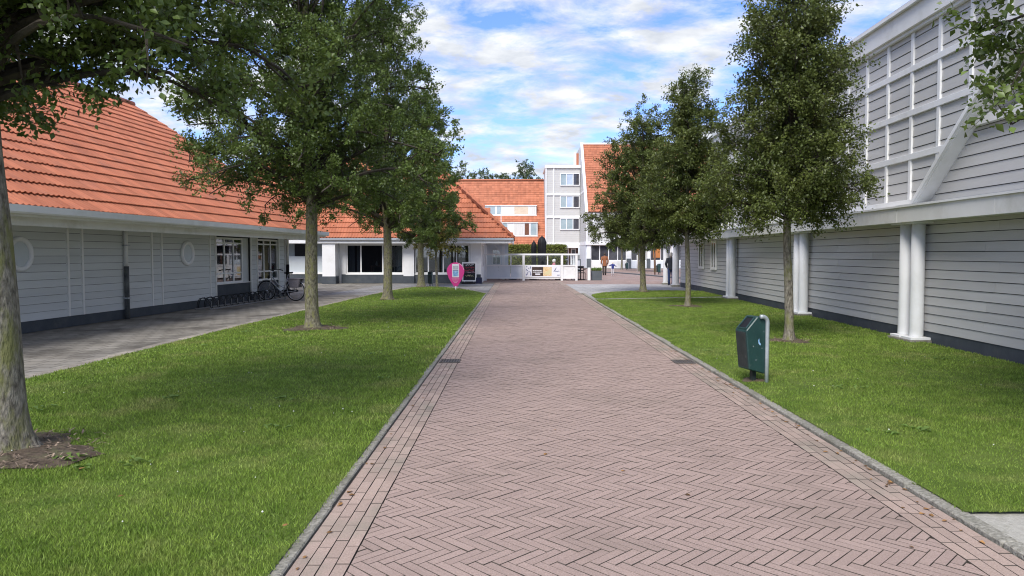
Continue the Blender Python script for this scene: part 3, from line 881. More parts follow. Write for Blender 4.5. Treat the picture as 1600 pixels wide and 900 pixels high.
# eave axis runs along +y, slope runs along -x and up
rows = int(SLn / LT)
ro, mwL = roof('roof', lb, o_, (0, 1, 0), (-math.cos(SL), 0, math.sin(SL)), lambda a0, a1, b0, b1: True, YE - YA + .15, rows, .30, LT, M['tile'],
              separate=lambda p: (0 if (p.y > 12.6 and p.y < 21.5) else 1, math.hypot(p.x - 11.06, p.y) + .0 * p.z))
hz = 2.43 + SLn * math.sin(SL); hx = OV - .02 - SLn * math.cos(SL)
b = MB(); b.tube([(hx + .05, YA, hz - .03), (hx + .05, YE + .1, hz - .03)], .12, 10); b.build('ridge', M['tile'], lb, smooth=True)
b = MB(); b.bar((OV, YE + .06, 2.40), (hx, YE + .06, hz - .06), .10, .14); b.build('verge_board', M['tile'], lb)
b = MB(); b.poly([(hx, YE + .02, 2.3), (OV - .1, YE + .02, 2.36), (hx, YE + .02, hz - .12)]); b.poly([(hx, YE + .02, hz - .12), (hx - 8, YE + .02, 2.3), (hx, YE + .02, 2.3)]); b.poly([(hx, YA, hz), (hx, YE, hz), (hx - 8.2, YE, 2.3), (hx - 8.2, YA, 2.3)])
b.build('gable', M['tile_bed'], lb)

# ================================================================== MIDDLE BUILDING (bistro, facing the camera)
TY = 40.5
tb = thing('bistro_building', 'white and dark grey bistro with orange hipped roof at the end of the left lawn', 'building', (0, 0, 0))
wf = W('x', TY, -1)
XL, XR = -14.5, -1.9
b = MB()
b.wbox(wf, XL, -9.9, .0, 2.4, -.35, -.15)
b.wbox(wf, -9.9, XR, .0, .50, -.3, 0); b.wbox(wf, -9.9, XR, 2.16, 2.4, -.3, 0)
for s0, s1 in ((-9.9, -9.32), (-6.14, -5.56), (-2.5, XR)): b.wbox(wf, s0, s1, .5, 2.16, -.3, 0)
b.wbox(W('y', XR, 1), TY + .3, TY + 8, 0, 2.4, -.25, 0)
b.build('wall', M['white'], tb)
MB().wbox(wf, -9.55, -1.92, .0, .49, .0, .05).build('plinth', M['plinth'], tb)
MB().wbox(wf, XL, -10.4, .0, .50, -.15, -.06).build('plinth', M['plinth'], tb)
# porch bay on the left
MB().wbox(wf, -12.9, -10.45, .56, 1.48, -.15, -.10).build('panel', M['frost'], tb)
MB().wbox(wf, -12.9, -10.45, 1.48, 2.22, -.15, -.11).build('panel', M['slate'], tb)
MB().wbox(wf, -12.15, -11.55, 1.48, 2.2, -.11, -.09).build('opening', M['dark'], tb)
MB().wbox(wf, -12.9, -10.45, .50, .60, -.15, -.02).build('rail', M['white'], tb)
MB().wbox(wf, -12.9, -10.45, 2.16, 2.3, -.15, .35).build('beam', M['white'], tb)
# white piers with dark feet
def pier(s0, s1, o1=.45):
    p = MB().wbox(wf, s0, s1, .40, 2.36, -.1, o1).build('pier', M['white'], tb)
    MB().wbox(wf, s0 - .015, s1 + .015, .0, .40, -.1, o1 + .02).build('foot', M['plinth'], p)
pier(-10.42, -9.72, .75); pier(-6.14, -5.56, .16)
MB().tube([wf.p(-9.62, 0.1, .3), wf.p(-9.62, 2.3, .3)], .035, 8).build('downpipe', M['zinc'], tb, smooth=True)
window(tb, wf, -9.30, -6.16, .53, 2.14, (-8.5, -7.3), (), o=-.1, fw=.07)
window(tb, wf, -5.54, -2.52, .53, 2.14, (-4.8, -3.98, -3.25), (), o=-.1, fw=.07)
MB().wbox(wf, -9.32, -6.14, .47, .535, -.0, .07).build('window_sill', M['white'], tb)
MB().wbox(wf, -5.56, -2.5, .47, .535, -.0, .07).build('window_sill', M['white'], tb)
# room behind the glass
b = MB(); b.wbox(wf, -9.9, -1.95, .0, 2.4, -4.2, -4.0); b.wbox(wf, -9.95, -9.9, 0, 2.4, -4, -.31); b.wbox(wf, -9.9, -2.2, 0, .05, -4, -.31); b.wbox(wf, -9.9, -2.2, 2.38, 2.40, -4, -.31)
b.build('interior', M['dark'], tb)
def curtain(s0, s1, o, m, z0=.55, z1=2.14):
    b = MB(); n = max(4, int((s1 - s0) / .06))
    for k in range(n):
        a0, a1 = s0 + (s1 - s0) * k / n, s0 + (s1 - s0) * (k + 1) / n
        oo = o + (.04 if k % 2 else 0)
        b.wbox(wf, a0, a1 + .01, z0, z1, oo, oo + .03)
    b.build('curtain', m, tb)
curtain(-9.28, -8.95, -.5, M['curtain']); curtain(-8.8, -8.62, -.5, M['curtain']); curtain(-6.62, -6.2, -.5, M['curtain']); curtain(-7.6, -7.2, -.9, M['navy'])
curtain(-4.15, -3.7, -.6, M['frost']); curtain(-5.5, -5.3, -.5, M['curtain'])
MB().wbox(wf, -3.12, -2.56, .6, 2.1, -.25, -.2).build('menu_poster', M['chalk'], tb)
b = MB()
for k in range(6): b.wbox(wf, -2.95, -2.72, .8 + k * .2, .84 + k * .2, -.199, -.195)
b.build('poster_print', M['print_grey'], tb)
# table with vase seen through the glass
t = thing('indoor_table', 'small dark table with a vase behind the first bistro window', 'table', (-7.75, TY + 1.2, .05))
MB().box(-.4, .4, -.3, .3, .86, .90).build('table_top', M['brownwood'], t)
for sx in (-1, 1):
    for sy in (-1, 1): MB().box(sx * .36 - .025, sx * .36 + .025, sy * .26 - .025, sy * .26 + .025, 0, .86).build('leg', M['brownwood'], t)
v = MB().lathe([(.05, 0), (.07, .08), (.03, .2), (.035, .26)], n=10).build('vase', M['frost'], None, (-7.85, TY + 1.2, .951), smooth=True); tag(v, 'small pale vase on the table behind the bistro window', 'vase')
# eaves and roof
EY = TY - .85
we = W('x', EY, -1)
XE = -.12
b = MB(); b.box(-16, XE - .05, EY + .05, TY + 9, 2.30, 2.34); b.build('soffit', M['white'], tb)
MB().box(-13.2, XE - .12, EY + .02, EY + .08, 2.18, 2.36).build('fascia', M['white'], tb)
MB().box(-11.0, XE, EY - .10, EY + .02, 2.345, 2.45).build('gutter', M['zinc'], tb, bevel=.01)
MB().box(XE - .08, XE, EY + .03, EY + 8, 2.18, 2.40).build('fascia', M['white'], tb)
PT = R(44); RUN = 5.0; TLh = .41
rowsT = int(RUN / math.cos(PT) / TLh)
def keepT(a0, a1, b0, b1):
    d = b0 * math.cos(PT)                      # hip on the right-hand end
    return a1 < (XE + 15.5) - d + .18
roof('roof', tb, (-15.5, EY - .02, 2.45), (1, 0, 0), (0, math.cos(PT), math.sin(PT)), keepT, 15.6, rowsT, .32, TLh, M['tile'])
# hip end, facing right
def keepH(a0, a1, b0, b1):
    d = b0 * math.cos(PT); return a0 > d - .2 and a1 < 10 - d + .2
roof('roof', tb, (XE + .02, EY, 2.45), (0, 1, 0), (-math.cos(PT), 0, math.sin(PT)), keepH, 10, rowsT, .32, TLh, M['tile'])
b = MB(); b.tube([(XE, EY, 2.5), (XE - RUN, EY + RUN, 2.5 + RUN * math.tan(PT))], .10, 8); b.build('hip_ridge', M['tile'], tb, smooth=True)
b = MB(); b.tube([(XE - RUN, EY + RUN, 2.5 + RUN * math.tan(PT)), (-15.5, EY + RUN, 2.5 + RUN * math.tan(PT))], .10, 8); b.build('ridge', M['tile'], tb, smooth=True)
b = MB(); zz = 2.45 + RUN * math.tan(PT)
b.poly([(XE - RUN, EY + RUN, zz), (-15.5, EY + RUN, zz), (-15.5, EY + 2 * RUN, 2.45), (XE, EY + 2 * RUN, 2.45)]); b.poly([(-15.5, EY, 2.4), (-15.5, EY + RUN, zz), (-15.5, EY + 2 * RUN, 2.4)])
b.build('rear_slope', M['tile_far'], tb)
# porch post and braces on the right
pp = MB().box(-.86, -.70, TY + 6.0, TY + 6.16, 0, 2.30).build('porch_post', M['white'], tb)
MB().bar((-.80, TY + 6.08, 1.60), (-1.40, TY + 6.08, 2.22), .08, .10).build('brace', M['white'], pp)
MB().box(-1.9, -.5, TY + 6.02, TY + 6.14, 2.16, 2.28).build('beam', M['white'], tb)
wp = W('x', TY + 8.2, -1)
MB().wbox(wp, -1.9, -.5, 0, 2.3, -.1, 0).build('porch_wall', M['paleboard'], tb)
window(tb, wp, -1.55, -1.0, .9, 1.9, (-1.3,), (), o=.0, fw=.05)
window(tb, W('y', XR, 1), TY + .6, TY + 1.9, .9, 2.1, (TY + 1.25,), (1.5,), o=.0, fw=.05)

# ================================================================== HOTEL far behind
ht = thing('terrace_hotel', 'far hotel wing with orange tiled roof holding two rows of white windows', 'building', (0, 0, 0))
HZ0, HZ1, HY0, HY1 = 2.71, 11.33, 92.0, 97.75
hs = math.atan2(HZ1 - HZ0, HY1 - HY0); hl = math.hypot(HZ1 - HZ0, HY1 - HY0)
HXL, HXR = -14.0, 3.75
TW, TLH = .34, .36
def keepA(a0, a1, b0, b1):
    x = HXL + a1
    z = HZ0 + b0 * math.sin(hs)
    return x < (HXR if z > 5.6 else 4.35) + .05
roof('roof', ht, (HXL, HY0, HZ0), (1, 0, 0), (0, math.cos(hs), math.sin(hs)), keepA, 18.5, int(hl / TLH), TW, TLH, M['tile_far'])
MB().tube([(HXL, HY1, HZ1), (HXR, HY1, HZ1)], .12, 8).build('ridge', M['tile_far'], ht, smooth=True)
b = MB(); b.box(HXL, 4.4, HY0 + .3, HY0 + .6, 0, HZ0 - .05); b.build('wall', M['white'], ht)
MB().box(HXL, 4.45, HY0 - .15, HY0 + .05, HZ0 - .16, HZ0 - .01).build('gutter', M['brownwood'], ht)
MB().box(4.38, 4.58, HY0 - .1, HY0 + .5, 2.7, 6.0).build('edge_board', M['white'], ht)
b = MB(); b.poly([(HXL, HY1, HZ1), (HXR, HY1, HZ1), (HXR, HY1 + 6, 2.7), (HXL, HY1 + 6, 2.7)]); b.poly([(HXL, HY0, 2.7), (HXL, HY1, HZ1), (HXL, HY1 + 6, 2.7)]); b.build('rear_slope', M['tile_far'], ht)
def strip(zb, zt, x0, x1, items):
    yb = HY0 + (zb - HZ0) / math.tan(hs) - .08
    wy = W('x', yb, -1)
    box_ = MB(); box_.box(x0, x1, yb + .02, yb + 1.2, zb, zt); d = box_.build('dormer_strip', M['white'], ht)
    f = MB(); f.box(x0 - .06, x1 + .06, yb - .10, yb + 1.3, zt, zt + .10); f.box(x0 - .05, x1 + .05, yb - .06, yb + .02, zb - .08, zb + .03)
    f.build('dormer_trim', M['cream'], d)
    for a0, a1, m in items:
        MB().box(a0, a1, yb - .01, yb + .03, zb + .12, zt - .08).build('pane', m, d)
        for q in (a0 - .07, a1): MB().box(q, q + .07, yb - .03, yb + .02, zb + .04, zt).build('mullion', M['white'], d)
M['hg1'] = mat('far_glass_pale', (.28, .36, .38), (.40, .48, .50), scale=.8, rough=.08, spec=.8)
M['hg2'] = mat('far_glass_sky', (.40, .48, .60), (.55, .62, .72), scale=1.0, rough=.08, spec=.8)
M['hg3'] = mat('far_glass_dark', (.04, .04, .05), (.07, .07, .08), rough=.08, spec=.8)
strip(6.56, 7.72, -4.6, 2.62, ((-4.4, -2.65, M['hg1']), (-2.4, -1.85, M['hg1']), (-.20, 1.60, M['blind']), (1.85, 2.5, M['curtain_w'])))
strip(3.88, 5.50, -4.4, 2.72, ((-1.65, -1.05, M['hg1']), (-.25, 1.05, M['curtain_w']), (1.07, 1.65, M['brownwood']), (1.85, 2.6, M['hg1'])))
MB().tube([(-1.85, 93.0, 3.8), (-1.85, 93.0, 6.9)], .05, 6).build('vent_pipe', M['white'], ht)

tw_ = thing('grey_tower', 'square grey clad hotel tower with three stacked windows and white bands', 'building', (0, 0, 0))
wt_ = W('x', 90.0, -1)
b = MB(); b.box(3.65, 7.75, 90.0, 97, 2.85, 12.0); b.build('cladding', M['board_hotel'], tw_)
for z in (2.72, 5.98, 8.70): MB().box(3.60, 7.78, 89.88, 90.0, z, z + .24).build('band', M['white'], tw_)
MB().box(3.5, 7.9, 89.8, 97, 12.0, 12.34).build('parapet', M['white'], tw_)
MB().box(3.58, 3.72, 89.86, 90.02, 2.96, 12.0).build('corner_trim', M['white'], tw_)
MB().box(4.50, 4.66, 89.90, 90.0, 2.96, 12.0).build('vertical_trim', M['white'], tw_)
for z0, z1, ms in ((9.86, 11.36, ('hg1', 'hg2', 'hg3')), (7.18, 8.66, ('hg1', 'hg2', 'hg3')), (4.54, 5.94, ('hg1', 'hg1', 'hg3'))):
    f = MB(); x0, x1 = 5.35, 7.72
    f.box(x0, x1, 89.86, 90.0, z0, z0 + .1); f.box(x0, x1, 89.86, 90.0, z1 - .08, z1)
    for x in (x0, 6.09, 6.88, x1 - .09): f.box(x, x + .09, 89.87, 90.0, z0 + .1, z1 - .08)
    wo = f.build('window', M['white'], tw_)
    for (a0, a1), m in zip(((x0 + .09, 6.09), (6.18, 6.88), (6.97, x1 - .09)), ms): MB().box(a0, a1, 89.93, 89.99, z0 + .1, z1 - .08).build('pane', M[m], wo)
b = MB(); b.box(3.65, 7.75, 92.2, 92.4, 0, 2.72); b.build('entrance_wall', M['brownwood'], tw_)
MB().box(3.6, 7.8, 89.85, 92.2, 2.35, 2.7).build('canopy', M['cream'], tw_)
MB().box(4.95, 6.3, 89.80, 89.85, 2.44, 2.62).build('sign_plate', M['zinc'], tw_)
MB().box(5.2, 6.05, 89.78, 89.80, 2.50, 2.56).build('sign_lettering', M['print_white'], tw_)
wd = W('x', 92.2, -1)
for s0, s1 in ((4.55, 5.35), (5.6, 6.6), (6.85, 7.5)): window(tw_, wd, s0, s1, .1, 2.3, (), (.9,), o=.0, fw=.14, depth=.1, pane=M['hg3'])

rw = thing('gabled_hotel', 'tall grey hotel wing with steep orange roof and white verge behind the right trees', 'building', (0, 0, 0))
GX, GX2, GY = 7.8, 30.0, 82.0
wg = W('x', GY, -1)
b = MB()
b.poly([(GX, GY, 2.75), (GX, GY, 6.3), (GX, 88.5, 14.6), (GX, 97, 14.6), (GX, 97, 2.75)])
b.box(GX + .02, GX2, GY, GY + .3, 2.75, 6.3)
b.build('cladding', M['board_hotel'], rw)
gs = math.atan2(8.3, 6.6); gl = math.hypot(8.3, 6.6)
roof('roof', rw, (GX + .05, 81.85, 6.25), (1, 0, 0), (0, math.cos(gs), math.sin(gs)), lambda *a: True, GX2 - GX, int(gl / TLH) + 1, TW, TLH, M['tile_far'])
MB().bar((GX, 81.7, 6.15), (GX, 88.5, 14.75), .30, .30).build('verge_board', M['white'], rw)
MB().box(GX - .1, GX2, 88.4, 88.7, 14.60, 14.80).build('ridge', M['white'], rw)
b = MB(); b.poly([(GX, 88.5, 14.6), (GX2, 88.5, 14.6), (GX2, 95, 6), (GX, 95, 6)]); b.build('rear_slope', M['tile_far'], rw)
MB().box(GX - .04, GX + .10, GY + 3.2, 88.6, 8.70, 8.94).build('band', M['white'], rw)
MB().box(GX - .04, GX + .10, GY + .6, 90, 5.98, 6.22).build('band', M['white'], rw)
MB().box(GX - .1, GX2, GY - .25, GY - .02, 2.62, 2.98).build('band', M['white'], rw)
MB().box(GX - .1, GX - .0, GY - .02, 90, 2.62, 2.98).build('band', M['white'], rw)
for x in (GX - .02, GX + .75): MB().box(x, x + .16, GY - .08, GY, 2.98, 6.25).build('vertical_trim', M['white'], rw)
# second roof verge farther back: white edge and tiled piece
b = MB(); b.box(7.2, 7.5, 92.5, 92.8, 12.3, 14.2); b.build('rear_verge_edge', M['white'], rw)
MB().box(7.5, 7.9, 92.5, 93.2, 12.3, 14.1).build('rear_verge_tiles', M['tile_far'], rw)
# ground floor
b = MB(); b.box(GX, GX2, GY + .35, GY + .5, .0, 2.75); b.build('wall', M['dark'], rw)
MB().box(GX - .05, GX + .05, GY, 90, 0, 2.62).build('side_wall', M['paleboard'], rw)
def gpier(x, w=.42):
    p = MB().box(x, x + w, GY - .1, GY + .34, 1.1, 2.62).build('pier', M['white'], rw); MB().box(x - .02, x + w + .02, GY - .12, GY + .34, 0, 1.1).build('foot', M['planter'], p)
gpier(7.86); gpier(12.3); gpier(14.55, .3); gpier(17.2)
for s0, s1 in ((8.3, 12.3), (12.75, 14.5), (14.9, 17.2), (17.7, 24)):
    n = max(2, round((s1 - s0) / .95))
    window(rw, W('x', GY + .28, -1), s0, s1, .85, 2.62, [s0 + (s1 - s0) * k / n for k in range(1, n)], (), o=.0, fw=.09, depth=.1, pane=M['hg3'])
    MB().box(s0, s1, GY - .0, GY + .34, .02, .85).build('panel', M['cream'] if s0 < 9 else M['paleboard'], rw)
MB().box(15.2, 16.0, GY + .05, GY + .12, 1.2, 2.4).build('shop_board', M['orange_board'], rw)

# ================================================================== RIGHT BUILDING
RA = math.atan(.03)
rb = thing('boarded_hall', 'grey boarded hall with white columns and white timber grid along the right lawn', 'building', (7.0, 0, 0), -RA)
wr = W('y', 0.0, -1)
RY0, RY1 = 4.0, 36.3
b = MB(); b.wbox(wr, RY0, RY1, 0, 2.5, -.25, -.002); b.wbox(wr, RY1 - .2, RY1, 0, 2.5, -8, -.25)
b.build('wall', M['gap'], rb)
b = MB(); b.wbox(wr, RY0, 26.6, -.05, .215, 0, .014); b.wbox(wr, 26.7, RY1, -.05, .24, 0, .014); b.build('plinth', M['plinth'], rb)
cols = [(13.30, 13.72), (19.0, 19.42), (25.95, 26.35)]
bays = [RY0, 7.35, 13.5, 19.2, 26.15, RY1]
RP = .158
for s0, s1 in zip(bays[:-1], bays[1:]): board_bay(s0, s1, .225, 2.42, wr, M['board_r'], rb, pitch=RP, gap=.011, split=True)
# columns
def column(s, o=.19, top=2.18, k=1.0):
    c = MB().lathe([(.115 * k, .10), (.118 * k, .14), (.115 * k, 1.1), (.113 * k, top - .04)], c=wr.p(s, 0, o), n=20).build('column', M['white'], rb, smooth=True)
    MB().wbox(wr, s - .18, s + .18, .07, .115, o - .17, o + .18).build('base_plate', M['white'], c, bevel=.004)
    MB().wbox(wr, s - .19, s + .19, top - .04, top, o - .17, o + .2).build('capital', M['white'], c)
    MB().wbox(wr, s - .21, s + .2, -.03, .068, o - .17, o + .22).build('footing', M['kerb'], c)
for a, c in [(7.1, 7.5)] + cols:
    column(a); column(c - .02 if False else c)
column(36.6, k=1.45); column(39.3, k=1.45)
# joint cover and white pipe by the third pair
MB().wbox(wr, 26.62, 26.72, .1, 2.2, .02, .09).build('downpipe', M['white'], rb)
# small windows near the far end
for s0, s1 in ((28.9, 29.75), (31.1, 32.0)):
    window(rb, wr, s0, s1, .98, 2.13, ((s0 + s1) / 2,), (), o=.03, fw=.1, depth=.05, pane=M['hg3'])
# fascia over the columns
FO = .42
MB().wbox(wr, RY0, 39.75, 2.185, 2.205, -.2, FO - .02).build('soffit', M['cream'], rb)
s = RY0 + .9
k = 0
while s < 39.7:
    e = min(s + 2.9, 39.8)
    MB().wbox(wr, s + .004, e - .004, 2.17, 2.44, FO - .02, FO + .02).build('fascia_board', M['cream'], rb, bevel=.003)
    s = e
MB().wbox(wr, RY0, 39.8, 2.44, 2.475, -.1, FO + .05).build('drip_edge', M['white'], rb)
MB().wbox(wr, 39.76, 39.82, 2.17, 2.44, -6, FO - .021).build('fascia_board', M['cream'], rb)
MB().wbox(wr, RY1, 39.7, 2.476, 2.50, -6, FO + .03).build('portico_roof', M['zinc'], rb)
# upper storey: boards behind a white timber grid
UO = .02                                               # face of the upper boards
ZB, ZT = 2.60, 5.80
GE = 30.6
def zline(z): return 13.72 - (z - 2.50) * 1.22         # inclined edge: its foot lies farther away than its head
b = MB()
b.prism([(zline(2.48), 2.48), (GE, 2.48), (GE, 5.8), (zline(5.8), 5.8)], lambda a, c, t: wr.p(a, c, t), -4.0, UO - .004)
b.build('upper_wall', M['gap'], rb)
pit_z = .2025
z = 2.56; row = 0
while z < 5.8 - .02:
    s = zline(z + .1) + .02; zt = min(z + pit_z, 5.8) - .013
    j = 0
    while s < GE - .05:
        e = min(GE, (12.99 + .945 * (4 * (j + 1)) if True else 0))
        if e > s + .05:
            MB().board(wr, s + .003, e - .003, z, zt, o=UO, t0=.024, t1=.012).build('plank', M['board_r'], rb)
            s = e
        j += 1
    z += pit_z; row += 1
for z in (2.56, 3.41, 4.22, 5.03):
    MB().wbox(wr, zline(z) - .05, GE, z - .055, z + .055, UO + .0, UO + .062).build('rail', M['white'], rb, bevel=.003)
k = -2
while True:
    s = 12.99 + .945 * k; k += 1
    if s > GE: break
    if s < zline(5.8): continue
    zb_ = 2.50 + max(0, (13.72 - s) / 1.22)
    MB().wbox(wr, s - .042, s + .042, zb_, 5.8, UO + .0, UO + .052).build('post', M['white'], rb)
# cornice
MB().wbox(wr, zline(5.8) - .8, GE + .3, 5.76, 6.12, UO, UO + .16).build('cornice', M['cream'], rb)
MB().wbox(wr, zline(5.8) - .8, GE + .3, 5.70, 5.76, UO, UO + .10).build('cornice_fillet', M['white'], rb)
MB().wbox(wr, zline(5.8) - .8, GE + .3, 6.12, 6.19, UO - 4, UO + .24).build('cornice_cap', M['white'], rb)
MB().wbox(wr, zline(5.8) - .8, GE + .3, 6.19, 6.24, UO - 4, UO + .18).build('roof_edge', M['zinc'], rb)
# inclined white beam with its return
b = MB()
for (o0, o1, ds0, ds1) in ((-3.9, UO + .10, -.13, .08), (UO + .10, UO + .15, -.09, .02)):
    b.prism([(zline(2.48) + ds0, 2.48), (zline(2.48) + ds1, 2.48), (zline(5.8) + ds1, 5.8), (zline(5.8) + ds0, 5.8)], lambda a, c, t: wr.p(a, c, t), o0, o1)
b.build('inclined_beam', M['white'], rb)
# recessed lower-roofed part near the camera
RO = -.13
MB().wbox(wr, RY0, 13.9, 2.47, 3.72, -4, RO - .004).build('recessed_wall', M['gap'], rb)
z = 2.49
while z < 3.62:
    e_ = zline(z) - .15
    MB().board(wr, RY0, e_, z, min(z + .185, 3.66) - .012, o=RO, t0=.026, t1=.012).build('plank', M['board_r'], rb); z += .185
MB().wbox(wr, RY0, zline(3.7) - .1, 3.66, 3.80, RO - .1, RO + .12).build('parapet_trim', M['cream'], rb)
MB().wbox(wr, RY0, zline(5.0) + .3, 3.72, 5.75, -4, RO - .9).build('rear_wall', M['cream'], rb)
MB().wbox(wr, RY0, 13.7, 2.476, 2.488, RO, FO).build('ledge', M['zinc'], rb)
# roof slab and back so that it stays solid from the side
MB().wbox(wr, RY0, RY1, 2.4, 2.47, -8, -.26).build('roof', M['zinc'], rb)

# ================================================================== TREES
def tree(name, label, x, y, h, R0, clear, trunk_r, nleaf, leaf, lm, bm_, seed, lean=(0, 0), prof=None, group=None, flare=1.7, nprim=44, sec=6, low=None, lw=.62, tsides=12, updn=.62, lod=0):
    r = np.random.default_rng(seed)
    root = thing(name, label, 'tree', (x, y, .02), 0, group)
    if prof is None:
        prof = lambda t: min(1, (t / .10 + .62)) * (1 - t) ** .52
    b = MB()
    n = 14; pts = []; rad = []
    top = h * .93
    for k in range(n):
        t = k / (n - 1)
        z = t * top
        wob = .02 + .05 * t
        pts.append((lean[0] * z + math.sin(z * 1.3 + seed) * wob, lean[1] * z + math.cos(z * 1.1 + seed * 2) * wob, z))
        rr = trunk_r * (1 - t) ** .8 + .012
        rad.append(rr)
    # finer foot with root flare
    foot = []
    fr = []
    for z, f in ((-.06, flare * 1.15), (.0, flare), (.06, 1 + (flare - 1) * .62), (.16, 1 + (flare - 1) * .3), (.34, 1 + (flare - 1) * .1)):
        foot.append((lean[0] * z + math.sin(z * 1.3 + seed) * .02, lean[1] * z + math.cos(seed * 2) * .02, z)); fr.append(trunk_r * f)
    pts = foot + [p for p in pts if p[2] > .45]; rad = fr + [q for p, q in zip([1] * 14, rad)][14 - len(pts) + 5:]
    b.tube(pts, rad, tsides)
    # buttress lobes and bark unevenness
    for i in range(len(b.v)):
        vx, vy, vz = b.v[i]
        cx = lean[0] * vz; cy = lean[1] * vz
        a = math.atan2(vy - cy, vx - cx)
        f = 1 + (.20 * math.sin(4 * a + seed) + .08 * math.sin(7 * a)) * math.exp(-max(vz, 0) / .16) + .03 * math.sin(3 * a + vz * 4)
        b.v[i] = (cx + (vx - cx) * f, cy + (vy - cy) * f, vz)
    def tp(z):
        return Vector((lean[0] * z + math.sin(z * 1.3 + seed) * (.02 + .05 * z / top), lean[1] * z + math.cos(z * 1.1 + seed * 2) * (.02 + .05 * z / top), z))
    b.build('trunk', bm_, root, smooth=True)
    br = MB()
    tw0 = []; tw1 = []
    for k in range(nprim):
        t = ((k + r.random()) / nprim) ** 1.15
        ze = clear + .1 + t * (h - clear - .1)
        rr = R0 * prof(t) * r.uniform(.72, 1.12)
        a = k * 2.39996 + r.normal(0, .25)
        end = tp(min(ze, top)) + Vector((math.cos(a) * rr, math.sin(a) * rr, max(0, ze - top)))
        zs = min(max(clear + r.uniform(-.15, .15), min(ze - rr * r.uniform(.25, .8), clear + (ze - clear) * r.uniform(.45, .85) + .1), clear + (ze - clear) * .42), top * .98)
        st = tp(zs)
        wv = .07 * rr
        mid = st.lerp(end, .48) + Vector((r.normal(0, wv), r.normal(0, wv), .16 * rr))
        path_ = [st, st.lerp(mid, .5) + Vector((r.normal(0, wv * .4), r.normal(0, wv * .4), .03 * rr)), mid, mid.lerp(end, .5) + Vector((r.normal(0, wv * .6), r.normal(0, wv * .6), .07 * rr)), end]
        r0 = max(.012, min(trunk_r * .34, .013 * rr + .010)) * (1.2 if t < .35 else .9)
        sp_ = []
        for q in range(4):
            a0, a1, a2, a3 = path_[max(0, q - 1)], path_[q], path_[q + 1], path_[min(4, q + 2)]
            for u_ in (0, .5):
                sp_.append(.5 * ((2 * a1) + (a2 - a0) * u_ + (2 * a0 - 5 * a1 + 4 * a2 - a3) * u_ * u_ + (3 * a1 - a0 - 3 * a2 + a3) * u_ ** 3))
        sp_.append(end)
        br.tube(sp_, [r0 * (1 - .1 * q) for q in range(9)], 5, caps=False)
        nn = max(3, int(sec * (.5 + rr / R0)))
        for q in range(nn):
            f = r.uniform(.15, 1.0)
            i0 = min(3, int(f * 4)); p = path_[i0].lerp(path_[i0 + 1], f * 4 - i0)
            L = (.30 + .42 * R0 / 2.6 * r.random()) * (1.15 - .5 * f) + .1
            d = (end - st).normalized() * .5 + Vector(r.normal(0, 1, 3)).normalized() * .9 + Vector((0, 0, .25))
            d.normalize(); e2 = p + d * L
            m2 = p.lerp(e2, .55) + Vector(r.normal(0, .03, 3))
            br.tube([p, m2, e2], [r0 * .32 + .003, .004, .002], 3, caps=False)
            for w_ in range(5):
                g_ = r.uniform(.2, 1.0); s_ = p.lerp(e2, g_)
                dd = d * .6 + Vector(r.normal(0, 1, 3)).normalized() * .9 + Vector((0, 0, .1)); dd.normalize()
                tw0.append(s_); tw1.append(s_ + dd * r.uniform(.12, .34))
    T0 = np.array([tuple(v) for v in tw0]); T1 = np.array([tuple(v) for v in tw1])
    # twigs as thin three-sided spikes, in one go
    nT = len(T0); D = T1 - T0
    e1 = np.cross(D, np.array((.3, .5, .8))); e1 /= np.linalg.norm(e1, axis=1)[:, None] + 1e-9
    e2_ = np.cross(D, e1); e2_ /= np.linalg.norm(e2_, axis=1)[:, None] + 1e-9
    base = len(br.v)
    q_ = .0035
    for i in range(nT):
        for c_, s_ in ((1, 0), (-.5, .87), (-.5, -.87)):
            br.v.append(tuple(T0[i] + (e1[i] * c_ + e2_[i] * s_) * q_))
        br.v.append(tuple(T1[i])); o_i = base + 4 * i
        br.f += [(o_i, o_i + 1, o_i + 3), (o_i + 1, o_i + 2, o_i + 3), (o_i + 2, o_i, o_i + 3)]
    me = bpy.data.meshes.new('branches'); me.from_pydata(br.v, [], br.f); me.materials.append(M['twig_shaded'])
    a_ = me.attributes.new('rnd', 'FLOAT', 'FACE')
    ob('branches', me, root)
    # leaves
    idx = r.integers(0, nT, nleaf); f = r.uniform(.15, 1.08, nleaf)
    pos = T0[idx] + D[idx] * f[:, None] + r.normal(0, .045, (nleaf, 3))
    clump = r.random(nT)
    ax = D[idx] / (np.linalg.norm(D[idx], axis=1)[:, None] + 1e-9) * .5 + r.normal(0, .75, (nleaf, 3)); ax[:, 2] -= .15
    ax /= np.linalg.norm(ax, axis=1)[:, None]
    up = r.normal(0, .6, (nleaf, 3)); up[:, 2] += .9
    sd = np.cross(ax, up); sd /= np.linalg.norm(sd, axis=1)[:, None] + 1e-9
    nm = np.cross(sd, ax)
    l = leaf * r.uniform(.65, 1.2, nleaf); w = l * lw * r.uniform(.8, 1.15, nleaf)
    def pt(al, sw, nz): return pos + ax * (al * l)[:, None] + sd * (sw * w)[:, None] + nm * (nz * l)[:, None]
    V = np.stack([pt(0, 0, 0), pt(.32, .5, .10), pt(.70, .40, .08), pt(1.0, 0, -.08), pt(.70, -.40, .08), pt(.32, -.5, .10)], 1)
    i6 = np.arange(nleaf)[:, None] * 6
    F = np.concatenate([i6 + np.array((0, 1, 2, 3)), i6 + np.array((0, 3, 4, 5))], 1).reshape(-1, 4)
    rv = np.repeat(np.clip(.55 * r.random(nleaf) + .45 * clump[idx], 0, 1), 2)
